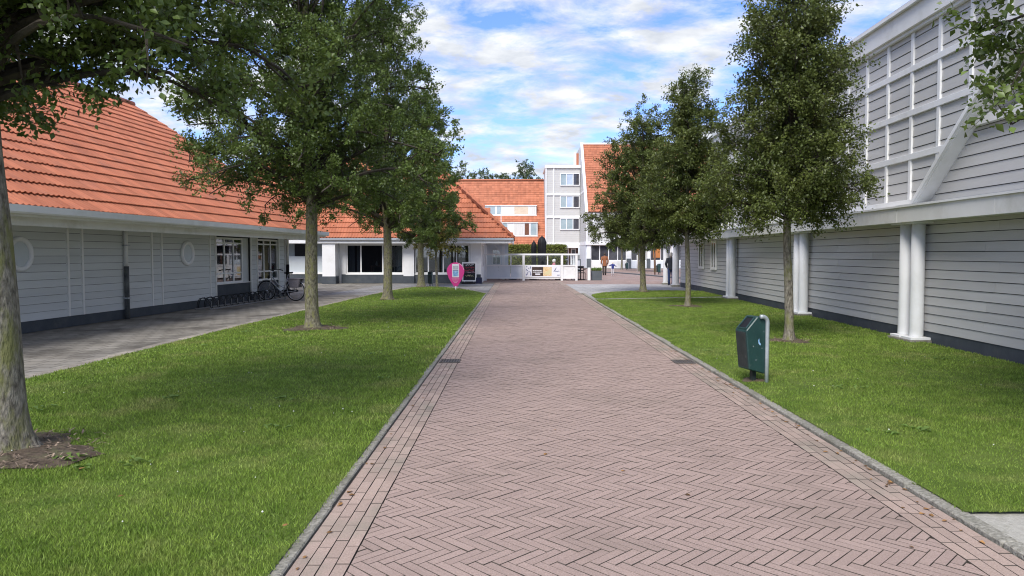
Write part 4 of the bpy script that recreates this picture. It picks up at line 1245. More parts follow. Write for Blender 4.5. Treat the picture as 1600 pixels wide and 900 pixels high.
    if lod:                                            # farther trees: two triangles a leaf
        V = np.stack([pt(0, 0, 0), pt(.45, .52, .10), pt(1.0, 0, -.06), pt(.45, -.52, .10)], 1)
        i4 = np.arange(nleaf)[:, None] * 4
        F = np.concatenate([i4 + np.array((0, 1, 2)), i4 + np.array((0, 2, 3))], 1).reshape(-1, 3)
    ob('crown', np_mesh('crown', V.reshape(-1, 3), F, lm, rv), root)
    return root
GL, GR = 'street trees left of the path', 'street trees right of the path'
tree('street_tree', 'nearest left tree, thick pale trunk cut by the left edge of the photo', -4.10, 5.85, 8.2, 2.4, 2.70, .135, 112000, .063, M['leaf'], M['bark'], 13, lean=(-.018, .0), group=GL, flare=1.65, nprim=96, sec=8, tsides=20, lod=1)
tree('street_tree', 'large left tree with mossy trunk, nearest one standing clear of the left edge', -4.32, 15.7, 10.8, 3.0, 2.5, .135, 165000, .062, M['leaf'], M['bark_moss'], 23, lean=(-.012, 0), group=GL, nprim=96, sec=9, lod=1)
tree('street_tree', 'third left tree, mossy trunk in front of the bistro window', -4.47, 25.7, 11.4, 2.75, 2.35, .150, 105000, .074, M['leaf'], M['bark_moss'], 31, lean=(-.003, 0), group=GL, nprim=76, sec=7, lod=1)
tree('street_tree', 'farthest large left tree, trunk beside the dark green bin', -4.55, 35.5, 9.6, 2.7, 2.0, .155, 72000, .090, M['leaf'], M['bark_moss'], 47, group=GL, nprim=64, sec=6, lod=1)
tree('young_tree', 'slim young tree with yellowing leaves beside the pink sign', -3.85, 36.0, 4.0, 1.35, 1.75, .06, 7000, .10, M['leaf_yellow'], M['bark'], 53, nprim=26, sec=5, flare=1.3, lod=1)
tree('street_tree', 'nearest right tree, only its leafy branches reach in at the top right corner', 5.62, 5.2, 7.6, 2.3, 2.55, .10, 100000, .070, M['leaf'], M['bark'], 64, group=GR, nprim=100, sec=8, lod=1)
PR = lambda t: min(1, t / .08 + .6) * (1 - .66 * t) * (1 - t ** 5) ** .5
tree('street_tree', 'right tree standing just behind the green litter bin', 4.94, 13.4, 7.1, 1.32, 2.1, .072, 105000, .056, M['leaf_olive'], M['bark'], 71, group=GR, prof=PR, flare=1.9, nprim=92, sec=7, lod=1)
tree('street_tree', 'slender middle tree of the right row, trunk before the small twin windows', 5.17, 22.3, 7.0, 1.5, 2.05, .075, 78000, .068, M['leaf_olive'], M['bark'], 83, group=GR, prof=PR, flare=1.8, nprim=70, sec=7, lod=1)
tree('street_tree', 'farthest tree of the right row, on the small end patch of grass', 5.3, 30.8, 7.75, 2.45, 1.85, .115, 84000, .080, M['leaf_olive'], M['bark_moss'], 97, group=GR, prof=lambda t: min(1, t / .12 + .6) * (1 - t ** 2.2) ** .8, nprim=84, sec=7, lod=1)
for k, (x, y, lab) in enumerate(((11.0, 77, 'small dark tree before the hotel windows, left of the plaza bin'), (11.6, 70, 'small dark tree in the plaza, right of its bin'), (12.4, 66, 'third small plaza tree, partly behind the last right street tree'))):
    tree('plaza_tree', lab, x, y, 5.4, 1.9, 2.0, .10, 9000, .18, M['leaf'], M['bark'], 101 + k, group='small trees on the plaza', nprim=30, sec=4, flare=1.3, tsides=8, lod=1)
for k, (x, y, h, rr, lab) in enumerate(((-5.4, 122, 15.6, 3.6, 'leftmost dark tree rising behind the hotel ridge'), (-1.9, 126, 15.3, 3.4, 'broad low tree behind the middle of the hotel ridge'), (1.4, 124, 17.6, 2.9, 'tallest open tree behind the hotel ridge'), (4.2, 128, 14.6, 2.8, 'small tree behind the hotel ridge beside the grey tower'), (6.4, 118, 15.6, 1.3, 'treetop showing above the grey tower roof'), (-9.5, 124, 16.0, 3.8, 'far tree left of the ridge trees, mostly hidden by street trees'))):
    tree('background_tree', lab, x, y, h, rr, 7.0, .25, 11000, .27, M['leaf_far'], M['bark'], 131 + k, group='trees behind the hotel', nprim=64, sec=6, tsides=8, lod=1, prof=lambda t: min(1, t / .3 + .3) * (1 - t ** 4) ** .6)

# hedge below the hotel roof
def hedge(x0, x1, y0, y1, z1, n, label):
    t = thing('clipped_hedge', label, 'hedge', (0, 0, 0))
    b = MB(); b.box(x0 + .12, x1 - .12, y0 + .12, y1 - .12, 0, z1 - .12); b.build('stems', M['trouser_dark'], t)
    r = np.random.default_rng(5)
    u = r.random((n, 3)); pos = np.stack([x0 + u[:, 0] * (x1 - x0), np.where(r.random(n) < .7, y0 + r.random(n) * .15, y0 + u[:, 1] * (y1 - y0)), u[:, 2] * z1], 1)
    tp_ = r.random(n) < .25; pos[tp_, 2] = z1 - r.random(tp_.sum()) * .15
    pos += r.normal(0, .05, pos.shape)
    ax = r.normal(0, 1, (n, 3)); ax /= np.linalg.norm(ax, axis=1)[:, None]; sd = np.cross(ax, r.normal(0, 1, (n, 3))); sd /= np.linalg.norm(sd, axis=1)[:, None]
    l = .09
    V = np.stack([pos, pos + ax * l * .5 + sd * l * .4, pos + ax * l, pos + ax * l * .5 - sd * l * .4], 1)
    F = np.arange(4 * n).reshape(n, 4)
    stuff(ob('leaves', np_mesh('leaves', V.reshape(-1, 3), F, M['hedge'], r.random(n)), t))
hedge(-1.6, 4.2, 62, 63.2, 2.35, 22000, 'yellow green clipped hedge behind the terrace parasols')

# ================================================================== STREET FURNITURE
def litter_bin(x, y, rz, label, detail=True, s=1.0):
    """green hooded bin on a bent steel post; its mouth faces local -x"""
    t = thing('litter_bin', label, 'bin', (x, y, .02), rz, 'green litter bins'); t.scale = (.82 * s, .80 * s, .88 * s)
    prof = [(-.16, .20), (.10, .13), (.17, .13), (.17, .80), (.06, .93), (-.03, .93), (-.22, .74)]
    b = MB(); b.prism(prof, lambda a, c, d: (a, d, c), -.15, .15)
    body = b.build('body', M['bin'], t, bevel=.012)
    f = MB(); f.hexa([(-.168, -.125, .225), (-.168, .125, .225), (-.155, .125, .225), (-.155, -.125, .225), (-.232, -.125, .72), (-.232, .125, .72), (-.21, .125, .72), (-.21, -.125, .72)])
    f.build('front_door', M['bin_dark'], t, bevel=.004)
    # mouth on the sloping hood
    def hood(u, d, h): # u 0..1 up the slope
        a = Vector((-.22, 0, .74)).lerp(Vector((-.03, 0, .93)), u); nrm = Vector((-.707, 0, .707))
        return a + nrm * h + Vector((0, d, 0))
    m_ = MB(); m_.hexa([hood(.2, -.09, -.004), hood(.2, .09, -.004), hood(.85, .08, -.004), hood(.85, -.08, -.004), hood(.2, -.09, .004), hood(.2, .09, .004), hood(.85, .08, .004), hood(.85, -.08, .004)])
    mo = m_.build('mouth', M['black'], t)
    r_ = MB()
    for (u0, d0), (u1, d1) in (((.12, -.11), (.12, .11)), ((.12, .11), (.93, .095)), ((.93, .095), (.93, -.095)), ((.93, -.095), (.12, -.11))):
        r_.bar(hood(u0, d0, .004), hood(u1, d1, .004), .026, .016)
    r_.build('mouth_rim', M['bin'], mo)
    p = MB(); pts = [(.0, -.172, .93)]
    for k in range(7):
        a = math.pi / 2 * k / 6; pts.append((.04 + .085 * math.sin(a), -.172, .93 - .085 + .085 * math.cos(a)))
    pts += [(.125, -.172, .4), (.125, -.172, -.1)]
    p.tube(pts, .030, 12); p.build('post', M['galv'], t, smooth=True)
    MB().box(-.03, .035, -.035, .035, -.05, .16).build('foot', M['bin_dark'], t)
    for z in (.3, .75): MB().box(.10, .15, -.158, -.148, z, z + .05).build('bracket', M['bin_dark'], t)
    if detail:
        d = MB(); d.poly([(-.02, -.1525, .60), (.0, -.1525, .63), (.005, -.1525, .58), (.03, -.1525, .55), (.02, -.1525, .53), (-.01, -.1525, .555)]); d.build('sticker', M['print_blue'], t)
        for (xx, zz, ss) in ((-.1, .52, .008), (.08, .72, .006), (.05, .49, .006), (-.05, .33, .007)):
            MB().poly([(xx - ss, -.1524, zz), (xx, -.1524, zz - ss), (xx + ss, -.1524, zz), (xx, -.1524, zz + ss * 1.6)]).build('scuff', M['galv'], t)
    return t
litter_bin(2.93, 9.10, R(17), 'green litter bin on bent steel post at the right kerb, nearest of all bins')
litter_bin(-4.28, 36.8, R(90), 'dark green bin behind the farthest large left tree', False, .85)
litter_bin(11.1, 74, R(20), 'green bin far off in the plaza before the hotel windows', False, .9)
litter_bin(11.3, 58.5, R(20), 'green bin in the plaza just left of the white portico column', False, 1.0)

# pink map-pin sign
pk = thing('pin_sign', 'pink drop-shaped sign on the tip of the left lawn', 'sign', (-2.69, 33.0, .02), R(2))
out = []
for k in range(40):
    a = 2 * math.pi * k / 40 - math.pi / 2
    x_, z_ = .39 * math.cos(a), .80 + .40 * math.sin(a)
    if z_ < .70:
        pass
    out.append((x_, z_))
up_ = [(.39 * math.cos(a), .82 + .39 * math.sin(a)) for a in np.linspace(R(-22), R(202), 34)]
tail = [(-.30, .50), (-.20, .32), (-.09, .16), (-.05, .12), (.05, .12), (.09, .16), (.20, .32), (.30, .50)]
MB().prism(up_ + tail, lambda a, c, d: (a, d, c), -.015, .015).build('panel', M['pink'], pk)
def rrect(x0, x1, z0, z1, r):
    p = []
    for cx, cz, a0 in ((x1 - r, z1 - r, 0), (x0 + r, z1 - r, 90), (x0 + r, z0 + r, 180), (x1 - r, z0 + r, 270)):
        for k in range(5): a = R(a0 + k * 22.5); p.append((cx + r * math.cos(a), cz + r * math.sin(a)))
    return p
ph = MB().prism(rrect(-.155, .155, .54, 1.14, .035), lambda a, c, d: (a, d, c), -.021, -.0155).build('phone_print', M['print_white'], pk)
MB().prism(rrect(-.12, .12, .60, .84, .01), lambda a, c, d: (a, d, c), -.024, -.0215).build('screen_picture', M['print_blue'], ph)
MB().prism(rrect(-.12, .12, .90, 1.06, .01), lambda a, c, d: (a, d, c), -.024, -.0215).build('screen_emblem', M['print_grey'], ph)
MB().prism(rrect(-.12, .12, .845, .875, .004), lambda a, c, d: (a, d, c), -.024, -.0215).build('screen_bar', M['print_navy'], ph)
for k, wd_ in enumerate((.17, .16, .11, .07)):
    b = MB(); x_ = -wd_
    while x_ < wd_:
        l_ = random.uniform(.02, .05); b.box(x_, min(wd_, x_ + l_), -.018, -.0155, .47 - k * .055, .492 - k * .055); x_ += l_ + .012
    b.build('text_line', M['print_rose'], pk)
b = MB(); arc = [(.37 * math.cos(a), .82 + .37 * math.sin(a)) for a in np.linspace(R(10), R(75), 12)]
for (a0, c0), (a1, c1) in zip(arc[:-1], arc[1:]): b.bar((a0, -.017, c0), (a1, -.017, c1), .012, .004, up=(0, 1, 0))
b.build('outline', M['print_white'], pk)
MB().box(-.03, .03, -.02, .02, -.05, .15).build('stake', M['cream'], pk)

# chalkboard pavement sign
cb = thing('pavement_sign', 'black chalkboard pavement sign in white frame before the bistro wall', 'sign', (-2.52, 42.0 - 2.0, -.008), R(2))
f = MB(); f.box(-.39, .39, -.03, .03, .13, .20); f.box(-.39, .39, -.03, .03, 1.10, 1.17); f.box(-.39, -.32, -.03, .03, .20, 1.10); f.box(.32, .39, -.03, .03, .20, 1.10); f.build('frame', M['white'], cb)
MB().box(-.32, .32, -.02, .02, .20, 1.10).build('board', M['chalk'], cb)
random.seed(3)
def scribble(z, h, x0, x1, m):
    b = MB(); x_ = x0
    while x_ < x1:
        l_ = random.uniform(.03, .07)
        p0 = (x_, -.023, z + random.uniform(0, h)); p1 = (x_ + l_, -.023, z + random.uniform(0, h)); b.bar(p0, p1, .014, .006, up=(0, 1, 0)); b.bar(p1, (x_ + l_ * .6, -.023, z + random.uniform(0, h)), .012, .005, up=(0, 1, 0)); x_ += l_ + .01
    b.build('chalk_writing', m, cb)
scribble(.97, .10, -.24, .24, M['print_white']); scribble(.82, .11, -.24, .26, M['chalk_red']); scribble(.68, .10, -.26, .24, M['chalk_red']); scribble(.60, .06, -.2, .26, M['print_rose']); scribble(.38, .14, -.2, .18, M['chalk_yellow'])
MB().box(-.42, .34, -.22, .26, .0, .09).build('base', M['black'], cb, bevel=.02)
for sx in (-.28, .22): MB().box(sx, sx + .05, -.02, .02, .09, .14).build('spring', M['steel'], cb)
MB().box(-.16, .16, -.12, .12, 0, .34).build('crate_foot', M['navy'], None, (-2.0, 40.1, -.008)); bpy.context.view_layer.objects
bb = COL.objects[-1]; bb.name = 'boot_scraper'; tag(bb, 'small dark box at the corner of the bistro wall beside the chalkboard', 'box')

# ---- terrace fence with banner
tf = thing('terrace_fence', 'white panelled terrace fence with glass top at the end of the path', 'fence', (0, 0, 0))
FY = 45.0
wfz = W('x', FY, -1)
def fence_post(x): MB().wbox(wfz, x - .07, x + .07, -.01, 1.62, -.06, .075).build('post', M['white'], tf)
for x in (-1.85, .47, 2.80, 3.68): fence_post(x)
MB().wbox(wfz, -1.92, 3.76, 1.53, 1.63, -.07, .085).build('top_rail', M['white'], tf)
for (x0, x1, n, m, dk) in ((-1.78, .40, 3, M['paleboard'], 1), (.54, 2.73, 3, M['white'], 0), (2.87, 3.61, 1, M['white'], 1)):
    MB().wbox(wfz, x0, x1, .86, .94, -.05, .06).build('middle_rail', M['white'], tf); MB().wbox(wfz, x0, x1, .10, .18, -.05, .06).build('bottom_rail', M['white'], tf)
    for k in range(n):
        a, c = x0 + (x1 - x0) * k / n, x0 + (x1 - x0) * (k + 1) / n
        p = MB().wbox(wfz, a + .008, c - .008, .18, .86, -.02, .02).build('panel', m, tf)
        b = MB(); b.bar(wfz.p(a + .02, .2, .024), wfz.p(c - .02, .84, .024), .03, .012, up=(0, 1, 0)); b.bar(wfz.p(a + .02, .84, .0255), wfz.p(c - .02, .2, .0255), .03, .012, up=(0, 1, 0)); b.build('cross_batten', m, p)
    MB().wbox(wfz, x0, x1, .94, 1.53, -.005, .005).build('glass_panel', M['glass_fence'], tf)
for x in (-.05 - .25, 1.93): MB().wbox(wfz, x - .035, x + .035, .94, 1.53, -.03, .04).build('post', M['white'], tf)
wfs = W('y', 3.68, 1)
MB().wbox(wfs, FY + .1, FY + 4, 1.53, 1.63, -.05, .05).build('top_rail', M['white'], tf); MB().wbox(wfs, FY + .1, FY + 4, .1, .94, -.03, .03).build('panel', M['white'], tf)
for y in (FY + 2, FY + 4): MB().wbox(wfs, y - .06, y + .06, 0, 1.60, -.06, .06).build('post', M['white'], tf)
bn = tag(MB().box(.56, 2.72, FY - .085, FY - .075, .20, .88).build('terrace_banner', M['print_white']), 'white printed banner with dark box and bread picture on the terrace fence', 'banner')
def bprint(name, x0, x1, z0, z1, m, d=.003): return MB().box(x0, x1, FY - .085 - d, FY - .0855, z0, z1).build(name, m, bn)
bprint('print_box', .98, 1.66, .27, .82, M['brown_print'])
for k in range(2):
    b = MB(); x_ = 1.03
    while x_ < 1.60: l_ = random.uniform(.03, .1); b.box(x_, min(1.61, x_ + l_), FY - .091, FY - .0885, .58 - k * .10, .63 - k * .10); x_ += l_ + .02
    b.build('print_text', M['print_white'], bn)
MB().box(1.18, 1.48, FY - .091, FY - .0885, .34, .42).build('print_text', M['print_white'], bn)
bprint('print_bread', 1.66, 2.18, .27, .82, M['bread'])
b = MB(); b.prism([(1.68, .40), (2.0, .62), (2.16, .80), (2.17, .5), (2.0, .34)], lambda a, c, d: (a, FY - .09 - d, c), 0, .003); b.build('print_bread', M['chalk_yellow'], bn)
b = MB()
for k in range(14): x_ = random.uniform(.62, .92); z_ = random.uniform(.28, .82); b.box(x_, x_ + .05, FY - .0885 - k * .0004, FY - .0858, z_, z_ + .07)
b.build('print_flowers', M['print_navy'], bn)
b = MB(); pts = [(2.30, .52), (2.36, .62), (2.46, .78), (2.40, .66), (2.36, .56), (2.42, .52), (2.48, .57), (2.52, .52), (2.58, .58), (2.64, .54)]
for p0, p1 in zip(pts[:-1], pts[1:]): b.bar((p0[0], FY - .088, p0[1]), (p1[0], FY - .088, p1[1]), .03, .004, up=(0, 1, 0))
b.box(2.50, 2.66, FY - .0885, FY - .0858, .30, .345); b.build('print_script', M['print_navy'], bn)

# closed parasols
def parasol(x, y, h, r0, label):
    t = thing('closed_parasol', label, 'parasol', (x, y, 0), 0, 'closed black parasols on the terrace')
    MB().tube([(0, 0, 0), (0, 0, h)], .03, 8).build('pole', M['black'], t, smooth=True)
    MB().lathe([(.3, 0), (.3, .06), (.06, .1)], n=14).build('base', M['black'], t)
    b = MB(); n = 24
    prof = [(.55, .42), (1.0, .52), (.80, .9), (.86, 1.3), (.94, 1.75), (1.0, 2.05), (.72, 2.28), (.2, 2.42)]
    sc = (h - .05) / 2.42
    base = 0
    for k, (q, z) in enumerate(prof):
        for j in range(n):
            a = 2 * math.pi * j / n; rr = r0 * q * (1 + .16 * math.cos(8 * a + k * .3)); b.v.append((rr * math.cos(a), rr * math.sin(a), z * sc))
    for k in range(len(prof) - 1):
        for j in range(n): j2 = (j + 1) % n; b.f.append((k * n + j, k * n + j2, (k + 1) * n + j2, (k + 1) * n + j))
    b.f.append(tuple(range((len(prof) - 1) * n, len(prof) * n)))
    b.build('folded_canopy', M['black'], t, smooth=True)
parasol(1.18, 48.5, 2.50, .17, 'shorter closed black parasol on the terrace, left one')
parasol(1.70, 48.2, 2.80, .27, 'taller wider closed black parasol on the terrace, right one')

# terrace furniture
def chair(x, y, rz, label, m=None, group='terrace chairs'):
    m = m or M['black']
    t = thing('terrace_chair', label, 'chair', (x, y, 0), rz, group)
    MB().box(-.22, .22, -.22, .22, .43, .47).build('seat', m, t, bevel=.008)
    b = MB(); b.box(-.22, .22, .19, .23, .72, .86); b.box(-.22, .22, .19, .23, .56, .62); b.build('backrest', m, t)
    for sx in (-1, 1):
        MB().bar((sx * .20, .20, 0), (sx * .20, .21, .86), .03).build('leg', m, t); MB().bar((sx * .20, -.20, 0), (sx * .20, -.20, .43), .03).build('leg', m, t)
        MB().bar((sx * .22, -.2, .64), (sx * .22, .2, .66), .035).build('armrest', m, t)
def table(x, y, label, top=None, h=.74):
    t = thing('terrace_table', label, 'table', (x, y, 0), 0, 'terrace tables')
    MB().box(-.38, .38, -.38, .38, h - .03, h).build('table_top', top or M['cream'], t, bevel=.006)
    MB().tube([(0, 0, 0), (0, 0, h - .03)], .035, 8).build('pedestal', M['black'], t); MB().box(-.25, .25, -.25, .25, 0, .03).build('foot', M['black'], t)
table(-.2, 46.4, 'square terrace table behind the left fence panels'); table(1.1, 46.5, 'square terrace table before the shorter parasol'); table(2.75, 46.3, 'square terrace table beside the seated person')
chair(-.85, 46.4, R(90), 'black terrace chair, leftmost behind the fence glass'); chair(.42, 46.5, R(-90), 'black terrace chair between the two left tables'); chair(.65, 46.9, R(20), 'black terrace chair left of the shorter parasol'); chair(1.62, 46.4, R(-90), 'black terrace chair before the taller parasol'); chair(2.28, 46.3, R(90), 'black terrace chair under the seated person'); chair(3.3, 46.4, R(-90), 'black terrace chair at the right end of the terrace')
chair(4.02, 45.5, R(10), 'black chair outside the fence end beside the white post'); table(4.05, 46.2, 'dark bistro table outside the fence end', M['black'])
mb_ = thing('menu_stand', 'tall narrow menu stand beyond the fence end', 'stand', (4.35, 52.0, 0)); MB().box(-.22, .22, -.02, .02, .35, 1.25).build('panel', M['planter'], mb_); MB().box(-.04, .04, -.022, .021, .0, .35).build('pole', M['steel'], mb_); MB().box(-.15, .15, -.025, -.0205, .55, 1.15).build('poster', M['print_grey'], mb_)
bo = tag(MB().box(-.085, .085, -.06, .06, 0, .78).build('white_post', M['white'], None, (4.47, 45.2, -.01), bevel=.01), 'short square white post left of the grey planter', 'post')
pl = thing('planter', 'grey square planter with green plants beside the white post', 'planter', (4.98, 45.7, -.01))
b = MB(); b.hexa([(-.30, -.3, 0), (.30, -.3, 0), (.30, .3, 0), (-.30, .3, 0), (-.33, -.33, .58), (.33, -.33, .58), (.33, .33, .58), (-.33, .33, .58)]); b.build('pot', M['planter'], pl)
MB().box(-.29, .29, -.29, .29, .5801, .60).build('soil', M['earth'], pl)
r = np.random.default_rng(4); V = []; F = []
for k in range(260):
    x0_, y0_ = r.uniform(-.3, .3, 2); a = r.uniform(0, 6.28); l_ = r.uniform(.10, .30); d_ = np.array((math.cos(a) * .6, math.sin(a) * .6, .8)); s_ = np.array((-math.sin(a), math.cos(a), 0)) * .025; p_ = np.array((x0_, y0_, .58)); i = len(V)
    V += [p_, p_ + d_ * l_ * .5 + s_, p_ + d_ * l_, p_ + d_ * l_ * .5 - s_]; F.append((i, i + 1, i + 2, i + 3))
stuff(ob('foliage', np_mesh('foliage', np.array(V), np.array(F), M['weed'], r.random(len(F))), pl))

# plaza bits: wooden posts and low dark edging
for x, y, h, lab in ((11.15, 68.0, 1.5, 'thin pale wooden post right of the farther plaza bin'), (10.9, 58.0, 1.7, 'thin dark post left of the nearer plaza bin')):
    o = MB().tube([(0, 0, 0), (0, 0, h), (0, 0, h + .02)], [.05, .05, .02], 8).build('wooden_post', M['cream'] if h < 1.6 else M['brownwood'], None, (x, y, -.01), smooth=True); tag(o, lab, 'post')
lp = [(7.6, 64.5), (8.6, 62.0), (9.6, 57.0), (10.6, 50.0), (11.6, 47.0), (13, 46.5)]
k_ = struct(ob('plaza_kerb', None))
cc = catmull(lp, 4)
for (xa, ya), (xb, yb) in zip(cc[:-1], cc[1:]):
    MB().bar((xa, ya, .02), (xb, yb, .02), .14, .10).build('kerb_stone', M['planter'], k_)

# ================================================================== BICYCLE AND RACK
rk = thing('bicycle_rack', 'long low black bicycle rack along the wall of the tiled hall', 'bicycle rack', (LBx, 0, -.004), -LA)
for xx in (.22, .66): MB().box(xx - .02, xx + .02, 21.3, 27.0, 0.0, .035).build('rail', M['rackrail'], rk)
for k in range(14):
    y = 21.45 + k * .42
    for dy in (-.045, .045):
        p = MB().tube([(.22, y + dy, .02), (.24, y + dy, .20), (.30, y + dy, .31), (.40, y + dy, .34), (.50, y + dy, .29), (.58, y + dy, .17), (.66, y + dy, .03)], .013, 6)
        p.build('hoop', M['rack'], rk, smooth=True)
    MB().tube([(.64, y, .02), (.64, y, .24)], .010, 6).build('stay', M['rackrail'], rk)

def bicycle(loc, rz):
    t = thing('bicycle', 'dark bicycle with silver frame and grey saddlebag parked in the rack', 'bicycle', loc, rz)
    # local: front along +x, wheelbase 1.10
    def wheel(x, steer=0):
        g_ = []
        n = 28
        c = Vector((x, 0, .345))
        ring = lambda r_: [c + Vector((r_ * math.cos(2 * math.pi * k / n), 0, r_ * math.sin(2 * math.pi * k / n))) for k in range(n)]
        w_ = MB().tube(ring(.328), .020, 8, closed=True).build('wheel', M['rubber'], t, smooth=True)
        MB().tube(ring(.304), .011, 6, closed=True).build('rim', M['steel'], w_, smooth=True)
        sp = MB()
        for k in range(28):
            a = 2 * math.pi * k / 28; a2 = a + (.35 if k % 2 else -.35)
            sp.tube([c + Vector((.03 * math.cos(a2), .025 * (1 if k % 4 < 2 else -1), .03 * math.sin(a2))), c + Vector((.300 * math.cos(a), 0, .300 * math.sin(a)))], .0016, 3, caps=False)
        sp.build('spokes', M['steel'], w_)
        MB().tube([c + Vector((0, -.05, 0)), c + Vector((0, .05, 0))], .022, 8).build('hub', M['steel'], w_)
        fd = MB(); a0, a1 = (R(15), R(150)) if x > 0 else (R(5), R(165))
        fd.tube([c + Vector((.362 * math.cos(a), 0, .362 * math.sin(a))) for a in np.linspace(a0, a1, 14)], .018, 6); fd.build('mudguard', M['silver'] if x < 0 else M['steel'], w_, smooth=True)
    wheel(.56); wheel(-.54)
    bbk = Vector((-.06, 0, .29)); seat = Vector((-.24, 0, .80)); head_t = Vector((.34, 0, .86)); head_b = Vector((.38, 0, .66)); fh = Vector((.56, 0, .345)); rh = Vector((-.54, 0, .345))
    fr = MB()
    fr.tube([head_t + Vector((.005, 0, -.03)), Vector((.12, 0, .56)), bbk.lerp(seat, .30)], .019, 8); fr.tube([head_b, Vector((.15, 0, .44)), bbk], .021, 8)
    fr.tube([bbk, seat], .018, 8); fr.tube([head_t, head_b], .022, 8)
    for sy in (-.05, .05):
        fr.tube([bbk + Vector((0, sy * .4, 0)), rh + Vector((0, sy, 0))], .011, 6); fr.tube([bbk.lerp(seat, .85) + Vector((0, sy * .3, 0)), rh + Vector((0, sy, 0))], .010, 6)
    fr.build('frame', M['silver'], t, smooth=True)
    fk = MB()
    for sy in (-.05, .05): fk.tube([head_b + Vector((0, sy, -.0)), Vector((.43, sy, .52)), fh + Vector((0, sy, 0))], .011, 6)
    fk.tube([head_b + Vector((0, -.05, 0)), head_b + Vector((0, .05, 0))], .015, 6); fk.build('fork', M['steel'], t, smooth=True)
    MB().tube([seat, seat + Vector((-.03, 0, .14))], .013, 8).build('seat_post', M['steel'], t, smooth=True)
    s = MB(); sx_ = [(.14, .02), (.08, .03), (0, .06), (-.08, .10), (-.13, .10), (-.15, .06)]
    for z_, q in ((.93, .75), (.955, 1.0), (.985, .92)):
        s.v += [(-.27 + a, w_ * q, z_ + (.012 if a < -.1 else 0)) for a, w_ in sx_] + [(-.27 + a, -w_ * q, z_ + (.012 if a < -.1 else 0)) for a, w_ in reversed(sx_)]
    n = 12
    for k in (0, 1):
        for j in range(n): s.f.append((k * n + j, k * n + (j + 1) % n, (k + 1) * n + (j + 1) % n, (k + 1) * n + j))
    s.f += [tuple(reversed(range(n))), tuple(range(2 * n, 3 * n))]; s.build('saddle', M['black'], t, smooth=True)
    MB().tube([head_t, head_t + Vector((-.03, 0, .16)), head_t + Vector((.02, 0, .20))], .014, 8).build('stem', M['steel'], t, smooth=True)
    hb = MB().tube([(.14, -.30, 1.05), (.24, -.29, 1.07), (.35, -.18, 1.08), (.36, 0, 1.06), (.35, .18, 1.08), (.24, .29, 1.07), (.14, .30, 1.05)], .012, 8).build('handlebar', M['black'], t, smooth=True)
    for sy in (-1, 1): MB().tube([(.10, sy * .305, 1.04), (.22, sy * .292, 1.065)], .018, 8).build('grip', M['rubber'], hb, smooth=True)
    MB().lathe([(.03, -.04), (.05, 0), (.045, .03)], n=10).build('headlamp', M['black'], t, (.47, 0, .80), (0, R(90), 0), smooth=True)
    c = MB(); c.box(-.80, -.30, -.06, .06, .735, .755)
    for sy in (-.06, .06): c.bar((-.56, sy, .735), (-.54, sy, .36), .012)
    c.build('carrier', M['black'], t)
    for sy in (-1, 1): MB().hexa([(-.40, sy * .07, .46), (-.70, sy * .07, .46), (-.70, sy * .17, .46), (-.40, sy * .17, .46), (-.34, sy * .07, .75), (-.78, sy * .07, .75), (-.78, sy * .18, .75), (-.34, sy * .18, .75)]).build('saddlebag', M['bag'], t, bevel=.012)
    MB().box(-.80, -.33, -.19, .19, .75, .775).build('bag_flap', M['bag'], t, bevel=.008)
    g_ = MB(); g_.prism([(.02, .36), (.04, .29), (.02, .22), (-.5, .30), (-.60, .31), (-.60, .385), (-.5, .39)], lambda a, c_, d: (a, d, c_), -.075, -.055); g_.build('chain_guard', M['black'], t, bevel=.004)
    MB().tube([(-.06, -.09, .29), (-.06, .09, .29)], .02, 8).build('crank_axle', M['steel'], t)
    for sy in (-1, 1):
        cr = MB().bar((-.06, sy * .095, .29), (-.06 + sy * .14, sy * .095, .29 - sy * .09), .018).build('crank', M['steel'], t); MB().box(-.045, .045, -.045, .045, -.012, .012).build('pedal', M['black'], cr, (-.06 + sy * .14, sy * .145, .29 - sy * .09))
    MB().tube([(-.12, -.04, .27), (-.02, -.17, .01)], .010, 6).build('kickstand', M['steel'], t)
    MB().box(-.94, -.91, -.03, .03, .50, .56).build('rear_lamp', M['chalk_red'], t)
bicycle((-8.08, 25.4, -.006), R(168))

# ================================================================== PEOPLE
def skinmesh(name, joints, edges, m, parent=None, loc=(0, 0, 0), rz=0.0, root=0, sub=1):
    names = list(joints); idx = {n: i for i, n in enumerate(names)}
    me = bpy.data.meshes.new(name); me.from_pydata([joints[n][:3] for n in names], [(idx[a], idx[c]) for a, c in edges], [])
    me.materials.append(m)
    o = ob(name, me, parent, loc, (0, 0, rz))
    md = o.modifiers.new('skin', 'SKIN'); md.use_smooth_shade = True
    for i, n in enumerate(names):
        q = joints[n]; sv = me.skin_vertices[0].data[i]
        sv.radius = (q[3], q[4] if len(q) > 4 else q[3]); sv.use_root = (i == root)
    s = o.modifiers.new('sub', 'SUBSURF'); s.levels = sub; s.render_levels = sub
    return o
def loft(mb, rings, n=14):
    base = len(mb.v)
    for x, y, z, rx, ry in rings:
        for k in range(n):
            a = 2 * math.pi * k / n; mb.v.append((x + rx * math.cos(a), y + ry * math.sin(a), z))
    for q in range(len(rings) - 1):
        for k in range(n):
            k2 = (k + 1) % n; mb.f.append((base + q * n + k, base + q * n + k2, base + (q + 1) * n + k2, base + (q + 1) * n + k))
    mb.f.append(tuple(base + k for k in reversed(range(n)))); mb.f.append(tuple(base + (len(rings) - 1) * n + k for k in range(n)))
    return mb
